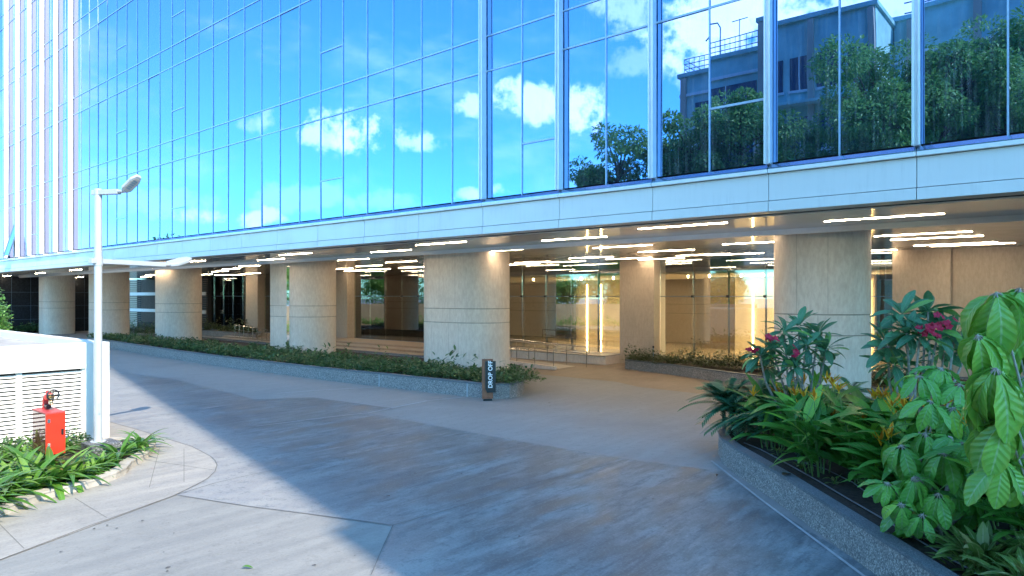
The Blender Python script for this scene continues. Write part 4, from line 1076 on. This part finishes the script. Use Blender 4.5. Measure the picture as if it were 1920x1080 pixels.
frangipani('dark-leaved frangipani with pink flowers before the round column', (*atY(1500, 800, Yf)[:2], .38), tips1, .36, 16,
           [(atY(1442, 640, Yf-.15), 9), (atY(1490, 664, Yf-.4), 5), (atY(1418, 655, Yf), 4)], 3)
Yf = 9.6
tips2 = [atY(x, y, Yf+dy) for x, y, dy in ((1690, 590, 0), (1740, 585, .2), (1700, 625, -.2), (1665, 650, .1), (1725, 630, -.35), (1760, 620, .1), (1790, 630, 0), (1815, 655, .2), (1735, 600, .4), (1675, 685, 0), (1770, 660, .4), (1700, 690, .3))]
frangipani('larger frangipani with magenta blooms between column and umbrella plant', (*atY(1715, 800, Yf)[:2], .38), tips2, .37, 16,
           [(atY(1735, 622, Yf-.35), 14), (atY(1756, 608, Yf-.3), 9), (atY(1865, 652, Yf-.6), 8)], 9)

TP_H = [leaf_tpl(.24, 8, dr, .10, 'lance') for dr in (.25, .45, .7)]
def heliconia(seed):
    random.seed(seed); t = thing('heliconia', 'x', 'heliconia', (0, 0, 0), 'heliconia clumps in the right planter')
    lv = Leaves(); m = MB(); tf = leaf_tpl(.22, 4, -.25, .3, 'lance')
    for k in range(11):
        a = random.uniform(0, 6.28); r = math.sqrt(random.random())*.22; b = Vector((r*math.cos(a), r*math.sin(a), 0)); le = Vector((math.cos(a)*.20, math.sin(a)*.20, 1)).normalized(); h = random.uniform(.35, .85)
        m.tube([b, b+le*h*.5, b+le*h], [.011, .009, .006], 6)
        for q in range(5):
            z = h*(.3+.2*q) if q < 4 else h; p = b+le*min(z, h); aa = a + q*3.14 + random.gauss(0, .7); el = R(random.uniform(20, 65))
            lv.add(random.choice(TP_H), basis((math.cos(aa)*math.cos(el), math.sin(aa)*math.cos(el), math.sin(el)), roll=random.uniform(-.5, .5)), p, random.uniform(.50, .78))
        if k < 4:
            p = b+le*(h+.34); m.tube([b+le*h, p], .005, 5); fl = Leaves()
            for q in range(7):
                aa = q*2.4; el = R(random.uniform(15, 75)); fl.add(tf, basis((math.cos(aa)*math.cos(el), math.sin(aa)*math.cos(el), math.sin(el))), p+Vector((0, 0, .012*q)), random.uniform(.11, .19))
            fl.build('flower', M_YELL, t)
    lv.build('foliage', M_HELI, t); m.build('stem', M_STEMGR, t)
    return t
hp = [heliconia(60+k) for k in range(3)]
HS = [(4.45, 11.6), (4.75, 10.7), (4.55, 10.0), (5.15, 10.1), (4.85, 9.3), (5.5, 9.6), (5.3, 8.8), (5.75, 9.0), (4.95, 8.6), (6.1, 8.4), (5.6, 8.2), (6.4, 9.2), (5.6, 10.8), (6.2, 10.2), (7.0, 8.8), (6.6, 7.7), (5.35, 6.7), (5.9, 7.1), (5.5, 7.6), (5.2, 11.6)]
random.seed(77)
for k, (x, y) in enumerate(sorted(HS, key=lambda q: math.hypot(q[0]-4, q[1]-13))):
    t = hp[k] if k < 3 else copy_tree(hp[k % 3])
    t['label'] = f'yellow-flowered heliconia clump, {(ORDN+["fifteenth","sixteenth","seventeenth","eighteenth","nineteenth","twentieth"])[k]} from the planter corner'
    t.location = (x, y, .37); t.rotation_euler = (0, 0, random.uniform(0, 6.28)); sc = random.uniform(.9, 1.15); t.scale = (sc, sc, sc)

def frondlv(lv, base, d, L, n, tp, droop):
    d = Vector(d).normalized(); side = d.cross(Vector((0, 0, 1))).normalized()
    for k in range(n):
        t_ = .12 + .88*k/n; p = Vector(base) + d*L*t_ + Vector((0, 0, -droop*L*t_*t_))
        for sg in (-1, 1):
            dd = d*.75 + side*sg*.8 + Vector((0, 0, -droop*t_ + .15))
            lv.add(tp, basis(dd), p, L*.30*(1-.45*abs(t_-.45)))
TP_N = leaf_tpl(.20, 3, .25, .1, 'lance')
def cycad(label, x, y, sc, seed):
    random.seed(seed); t = thing('cycad', label, 'cycad', (x, y, .37), 'cycads at the planter corner')
    lv = Leaves(); m = MB(); o = Vector((x, y, .37))
    for q in range(5):
        b = o + Vector((random.uniform(-.3, .3), random.uniform(-.25, .25), 0)); top = b + Vector((random.uniform(-.1, .1), random.uniform(-.1, .1), random.uniform(.25, .6)*sc)); m.tube([b, top], [.04, .03], 8)
        for k in range(20):
            a = k*2.4; el = R(random.uniform(-5, 72)); frondlv(lv, top, (math.cos(a)*math.cos(el), math.sin(a)*math.cos(el), math.sin(el)), random.uniform(.45, .62)*sc, 15, TP_N, .45)
    lv.build('foliage', M_CYCAD, t); m.build('trunk', M_BARK, t)
cycad('blue-green cycad overhanging the far corner of the right planter', 4.35, 12.9, 1.35, 4)
cycad('blue-green cycad just behind the corner one, below the frangipani', 4.7, 12.0, 1.25, 5)
cycad('blue-green cycad at the foot of the round column', 6.3, 13.6, 1.2, 6)

TP_U = [leaf_tpl(.42, 7, dr, .10, 'obov', wav=.25) for dr in (.35, .6, .85)]
def umbrella_plant(label, base, heads, L, n, mat, seed, group=None, hang=(-38, -8)):
    random.seed(seed); b = Vector(base); t = thing('umbrella_plant', label, 'umbrella plant', b, group)
    lv = Leaves(); m = MB()
    for (p, ax, sc) in heads:
        p = Vector(p); mid = b.lerp(p, .55) + Vector((random.gauss(0, .03), random.gauss(0, .03), .05))
        m.tube([b + Vector((random.gauss(0, .04), random.gauss(0, .04), 0)), mid, p], [.016, .012, .008], 7)
        ax = Vector(ax).normalized(); a1 = ax.orthogonal().normalized(); a2 = ax.cross(a1)
        nn = n + random.randint(-1, 1)
        for k in range(nn):
            a = 6.283*k/nn + random.uniform(-.12, .12); el = R(random.uniform(*hang))
            d = (a1*math.cos(a)+a2*math.sin(a))*math.cos(el) + ax*math.sin(el)
            pe = p + d*.05*sc; m.tube([p, pe], .004, 4)
            lv.add(random.choice(TP_U), basis(d, ax, random.uniform(-.2, .2)), pe, L*sc*random.uniform(.85, 1.12))
    lv.build('foliage', mat, t); m.build('stem', M_STEMG, t, smooth=True)
    return t
Y1 = 7.2
heads = [(atY(x, y, Y1+dy), (random.gauss(0, .3), -.45+random.gauss(0, .25), 1), sc) for x, y, dy, sc in ((1690, 835, 0, 1), (1735, 812, .3, 1), (1770, 850, -.2, 1.05), (1715, 895, -.3, 1), (1810, 830, .2, .9), (1760, 925, -.4, 1), (1690, 945, -.35, .85), (1800, 905, -.1, 1), (1838, 870, .3, .9), (1730, 965, -.4, .85), (1830, 945, 0, .9), (1665, 905, -.15, .8))]
for _ in range(12):
    heads.append((atY(random.uniform(1690, 1850), random.uniform(815, 960), Y1+random.uniform(.1, .6)), (random.gauss(0, .3), -.4, 1), random.uniform(.8, 1.05)))
umbrella_plant('rounded umbrella plant hanging over the kerb in front of the heliconias', (*gp(1750, 1010, .38)[:2], .38), heads, .30, 10, M_SCHEFD, 12, None, (-58, -15))
Y2 = 8.0
heads = [(atY(x, y, Y2+dy), (random.gauss(0, .3), -.4, 1), sc) for x, y, dy, sc in ((1725, 705, 0, 1), (1765, 690, .2, .95), (1800, 720, 0, 1), (1745, 752, -.3, .9), (1785, 765, -.2, .95), (1825, 745, .2, .85))]
umbrella_plant('tall thin-stemmed umbrella plant rising behind the rounded one', (*atY(1715, 900, Y2)[:2], .38), heads, .32, 9, M_SCHEFD, 14)
Y3 = 5.9
heads = [(atY(x, y, Y3+dy), (ax, -.5, 1), sc) for x, y, dy, ax, sc in ((1868, 548, 0, -.3, 1.1), (1832, 628, -.1, -.5, 1.0), (1900, 622, .3, 0, 1), (1868, 690, -.3, -.2, 1.2), (1925, 705, 0, 0, 1.1), (1882, 785, -.25, -.2, 1.0), (1918, 850, 0, 0, 1.0), (1880, 862, -.2, -.3, .9), (1950, 590, .2, .2, 1.1), (1965, 790, .2, .2, 1.1), (1912, 540, .2, -.1, 1.0), (1850, 745, .1, -.3, .8))]
umbrella_plant('large bright green umbrella plant at the right edge, nearest the camera', (4.85, 5.9, .38), heads, .46, 10, M_SCHEF, 15, None, (-68, -25))

TP_V = leaf_tpl(.34, 4, .35, .15, 'lance')
def low_plant(label, x, y, n, L, mat, group, seed):
    random.seed(seed); t = thing('variegated_plant', label, 'plant', (x, y, .37), group)
    lv = Leaves(); m = MB()
    for k in range(n):
        a = random.uniform(0, 6.28); el = R(random.uniform(10, 80)); r = random.uniform(0, .5)*L*2; b = Vector((x+r*math.cos(a), y+r*math.sin(a), .37+random.uniform(.0, .9)*L))
        lv.add(TP_V, basis((math.cos(a)*math.cos(el), math.sin(a)*math.cos(el), math.sin(el))), b, L*random.uniform(.6, 1.2))
        if k % 6 == 0: m.tube([(x, y, .36), tuple(b)], .005, 4)
    lv.build('foliage', mat, t); m.build('stem', M_STEMGR, t)
for k, (px, py, n, L, lab) in enumerate(((1400, 815, 16, .10, 'tiny pale plant inside the planter corner'), (1452, 852, 22, .11, 'small variegated plant by the kerb, second from the corner'), (1496, 877, 18, .10, 'small variegated plant by the kerb, third from the corner'),
     (1556, 905, 16, .10, 'small pale plant alone on bare soil by the kerb'), (1735, 1012, 24, .11, 'small pale plant below the rounded umbrella plant'))):
    c = gp(px, py, .40); low_plant(lab, c[0]+.06, c[1], n, L, M_VARI, 'small plants along the planter kerb', 90+k)
for k, (x, y, n, L, lab) in enumerate(((4.45, 6.45, 170, .27, 'bushy variegated shrub below the rounded umbrella plant'), (4.4, 5.75, 190, .27, 'bushy variegated shrub at the bottom right of the planter'), (4.85, 6.2, 170, .28, 'bushy variegated shrub at the foot of the bright umbrella plant'))):
    low_plant(lab, x, y, n, L, M_VARI, 'bushy variegated shrubs', 120+k)
m = MB(); hp_ = [gp(x, y, .41) for x, y in ((1395, 830), (1425, 842), (1470, 866), (1528, 898), (1590, 935), (1665, 978), (1760, 1035), (1850, 1085))]
m.tube(hp_, .010, 8); tag(m.build('drip_hose', M_HOSE, smooth=True), 'thin black drip hose lying along the inside of the kerb', 'hose')
m = MB(); hp_ = [gp(x, y, .41) for x, y in ((1490, 862), (1550, 880), (1600, 905), (1640, 935), (1700, 960))]
m.tube(hp_, .008, 8); tag(m.build('drip_hose', M_HOSE, smooth=True), 'second thin hose lying on the bare soil further from the kerb', 'hose')
TL = leaf_tpl(.45, 4, .2, .2, 'lance')
random.seed(31)
def fallen(px, py, lab, z, mat, L):
    c = gp(px, py, z); lv = Leaves(); a = random.uniform(0, 6.28); lv.add(TL, basis((math.cos(a), math.sin(a), .05)), (c[0], c[1], z+.02), L)
    tag(lv.build('fallen_leaf', mat), lab, 'leaf')
M_DRY = leaf_mat('dry_leaf', (.06, .035, .02), (.10, .06, .03))
fallen(454, 1066, 'green leaf lying on the sunlit paving', .012, M_STRAP, .12)
fallen(1468, 893, 'dark leaf lying on the granite coping', .45, M_DRY, .22)
fallen(731, 933, 'dark leaf lying in the shaded road', .012, M_DRY, .08)
fallen(1345, 891, 'dry leaf lying by the planter kerb corner', .012, M_DRY, .09)
fallen(1028, 757, 'dry leaf lying right of the drop-off sign', .012, M_DRY, .09)

# ------------------------------------------------------------------ what the glass mirrors: trees, flats, wall (left of and behind the camera)
def mirror(px, Y, d=DG):
    v = Vector(((px-CX)/F*Y, Y, 0)); n = Vector((NX, NY, 0)); return v - 2*(v.dot(n)-d)*n
LEAF_T = leaf_tpl(.5, 2, .3, .15, 'lance')
def tree(label, x, y, z0, z1, rad, n, size, seed, trunk=.16):
    random.seed(seed); rg = np.random.default_rng(seed)
    t = thing('tree', label, 'tree', (x, y, 0))
    cl = []; m = MB(); zc = (z0+z1)/2; hz = (z1-z0)/2
    m.tube([(x, y, -.05), (x+.1, y-.05, z0*.5), (x, y+.1, z0+.2), (x, y, zc+hz*.3)], [trunk, trunk*.8, trunk*.65, trunk*.25], 10)
    for k in range(26):
        d = Vector((rg.normal(), rg.normal(), rg.normal()*.9)).normalized(); q = rg.uniform(.45, .98)
        c = Vector((x, y, zc)) + Vector((d.x*rad*q, d.y*rad*q, d.z*hz*q)); cl.append((c, rg.uniform(.22, .42)*rad))
        st = Vector((x, y, max(z0*.85, min(c.z-.6, zc)))); m.tube([st, st.lerp(c, .5)+Vector((0, 0, .12*rad)), c], [trunk*.38, trunk*.22, .02], 6)
    m.build('trunk', M_BARK, t, smooth=True)
    lv = Leaves(); per = n//len(cl)
    for c, r in cl:
        d = rg.normal(size=(per, 3)); d /= np.linalg.norm(d, axis=1, keepdims=True); q = rg.uniform(.35, 1.0, per)**.6
        loc = np.array(c) + d*q[:, None]*r*np.array([1, 1, .8]); dd = d + rg.normal(size=(per, 3))*.5; dd[:, 2] -= .25
        lv.many(LEAF_T, dd, rg.normal(size=(per, 3))*.6 + np.array([0, 0, 1.0]), loc, rg.uniform(.6, 1.2, per)*size)
    lv.build('crown', M_TREE, t)
for k, (px, Y, top, bot, rad, n, lab) in enumerate(((1160, 34, 232, 420, 2.1, 5200, 'smallest tree mirrored in the glass, left of the others'), (1300, 33, 205, 400, 2.4, 6000, 'tree mirrored below the roof terrace railing'),
     (1395, 32, 155, 380, 2.5, 6500, 'tree mirrored before the terrace wall, beside the window block'), (1640, 30, 70, 360, 2.8, 7500, 'tall tree mirrored between the window block and balcony'),
     (1760, 30, 40, 360, 2.9, 7500, 'tall tree mirrored right of the widest fin'), (1880, 29, 5, 360, 3.0, 7500, 'tallest tree mirrored at the right edge of the glass'), (1530, 33, 235, 420, 2.2, 5200, 'low tree mirrored below the window block'))):
    p = mirror(px, Y); zt = CAMH + (HY-top)/F*Y; zb_ = CAMH + (HY-bot)/F*Y
    tree(lab, p.x, p.y, zb_, zt, rad, int(n*2.2), .20, 200+k)
# flats
def flats():
    t = thing('apartment_building', 'rendered flats with roof terrace, mirrored in the curtain wall glass', 'apartment building', W(10, -18))
    D0 = 26
    def blk(s0, s1, d, z, back=-30):
        m = MB(); m.fbox(s0, s1, back, d, 0, z); m.fbox(s0-.15, s1+.15, back, d+.2, z, z+.25); return m.build('wall', M_APT, t)
    b1 = blk(14.75, 20.7, -16, 17.7); b2 = blk(8.6, 14.7, -14, 18.6); b3 = blk(-8, 8.55, -18, 18.9)
    def win(par, s0, s1, d, z0, z1):
        m = MB(); m.fbox(s0, s1, d, d+.05, z0, z1); w_ = m.build('window', M_APTD, par)
        m = MB(); m.fbox(s0-.08, s1+.08, d, d+.10, z0-.14, z0-.005); m.fbox((s0+s1)/2-.03, (s0+s1)/2+.03, d+.051, d+.08, z0, z1); m.build('frame', M_WHITE, w_)
    for zf in (4.2, 7.6, 11.0, 14.4): 
        win(b1, 15.6, 19.6, -16, zf, zf+1.5)
        for q in (9.0, 10.4, 11.8, 13.2): win(b2, q, q+1.0, -14, zf+.3, zf+2.2)
        for q in (-6, -3, 0, 3, 6): win(b3, q, q+1.6, -18, zf, zf+1.7)
    m = MB()
    for q in (8.65, 11.55, 14.4): m.fbox(q, q+.3, -13.99, -13.75, 0, 18.5)
    for q in (14.85, 20.2): m.fbox(q, q+.4, -15.99, -15.8, 0, 17.6)
    for q in np.arange(-7.5, 8, 3.0): m.fbox(q, q+.35, -17.99, -17.7, 0, 18.8)
    m.build('pilaster', M_WALLB, t)
    m = MB()
    for zf in (6.2, 9.6, 13.0, 16.4): m.fbox(14.76, 20.69, -15.99, -15.86, zf, zf+.18); m.fbox(-7.9, 8.5, -17.99, -17.85, zf, zf+.18)
    m.build('string_course', M_WHITE, t)
    m = MB()
    for zf in (7.0, 10.4, 13.8): m.fbox(8.8, 14.5, -13.99, -13.2, zf, zf+.15)
    m.build('balcony', M_APT, t)
    m = MB()
    for z in (18.3, 18.65, 19.0): m.tube([W(14.9, -16.2, z), W(20.5, -16.2, z)], .03, 6); m.tube([W(20.5, -16.2, z), W(20.5, -26, z)], .03, 6)
    for q in np.arange(14.9, 20.6, .35): m.tube([W(q, -16.2, 17.95), W(q, -16.2, 19.0)], .018, 5)
    for z in (19.3, 19.9): m.tube([W(-7, -18, z), W(8, -18, z)], .04, 6)
    for q in np.arange(-7, 8, .5): m.tube([W(q, -18, 19.1), W(q, -18, 19.9)], .02, 5)
    m.build('railing', M_MULL, t)
    m = MB(); m.fbox(2, 7, -26, -21, 18.9, 23); m.build('stair_tower', M_APT, t)
    m = MB(); m.tube([W(18.2, -16.6, 17.9), W(18.2, -16.6, 20.0), W(18.4, -16.6, 20.35), W(18.9, -16.6, 20.4), W(19.2, -16.6, 20.1)], .05, 8); m.tube([W(16.9, -16.6, 17.9), W(16.9, -16.6, 20.2)], .03, 6); m.tube([W(16.4, -16.6, 20.15), W(17.4, -16.6, 20.15)], .03, 6); m.build('roof_lamp', M_MULL, t)
flats()
# the tower whose shade falls on drive and facade
sh = 46.0; c0 = Vector((-1.37+.6*sh, 7.31-.8*sh, 0)); tx = Vector((.8, .6, 0)); ty = Vector((.6, -.8, 0))
t = thing('high_rise', 'tall plain tower off to the right, whose shadow covers the drive', 'tower', c0)
m = MB()
def oblk(m, a0, a1, b0, b1, z0, z1):
    q = [c0+tx*a+ty*b for a, b in ((a0, b0), (a1, b0), (a1, b1), (a0, b1))]
    m.hexa([(*p[:2], z0) for p in (q[0], q[3], q[2], q[1])] + [(*p[:2], z1) for p in (q[0], q[3], q[2], q[1])])
oblk(m, .32, 30, 0, 20, 36.6, 78); oblk(m, .06, 30, -.1, 20, 0, 36.6); m.build('wall', M_TOWER, t)
m = MB()
for zf in range(3, 76, 4): oblk(m, 3, 28, -.13, -.1, zf, zf+1.8)
m.build('window_band', M_APTD, t)
# boundary on the far left, seen only in the glass
m = MB(); P0, P1 = Vector((-27.5, 6, 0)), Vector((-37.5, 47, 0)); dv = (P1-P0).normalized(); nv = Vector((dv.y, -dv.x, 0))
m.hexa([tuple(p) for p in (P0, P1, P1-nv*.25, P0-nv*.25)] + [tuple(p+Vector((0, 0, 2.2))) for p in (P0, P1, P1-nv*.25, P0-nv*.25)])
t = thing('boundary_wall', 'tan boundary wall on the far left, mirrored in the lobby glass', 'wall', P0); m.build('wall', M_WALLB, t)
hedge('hedge', 'sunny garden planting before the boundary wall, mirrored in the lobby glass', [tuple((P0.lerp(P1, q)+nv*random.uniform(.5, 1.8))[:2]) for q in np.linspace(.05, .98, 110)], 9000, .16, M_TREE, .4, 1.3, 0)
for k, q in enumerate((.06, .2, .34, .48, .62, .76, .9)):
    p = P0.lerp(P1, q) - nv*3.2
    tree(f'{ORDN[k]} garden tree beyond the boundary wall, counted from the camera end', p.x, p.y, 1.6, 6.0+(k%3)*.5, 3.0, 6200, .30, 300+k, .12)
lp = [o for o in bpy.data.objects if o.name == 'lamp_post'][0]
l2 = copy_tree(lp); l2.location = (-25.6, 29.2, -.3); l2['label'] = 'farther lamp post on the left, mirrored in the lobby glass'
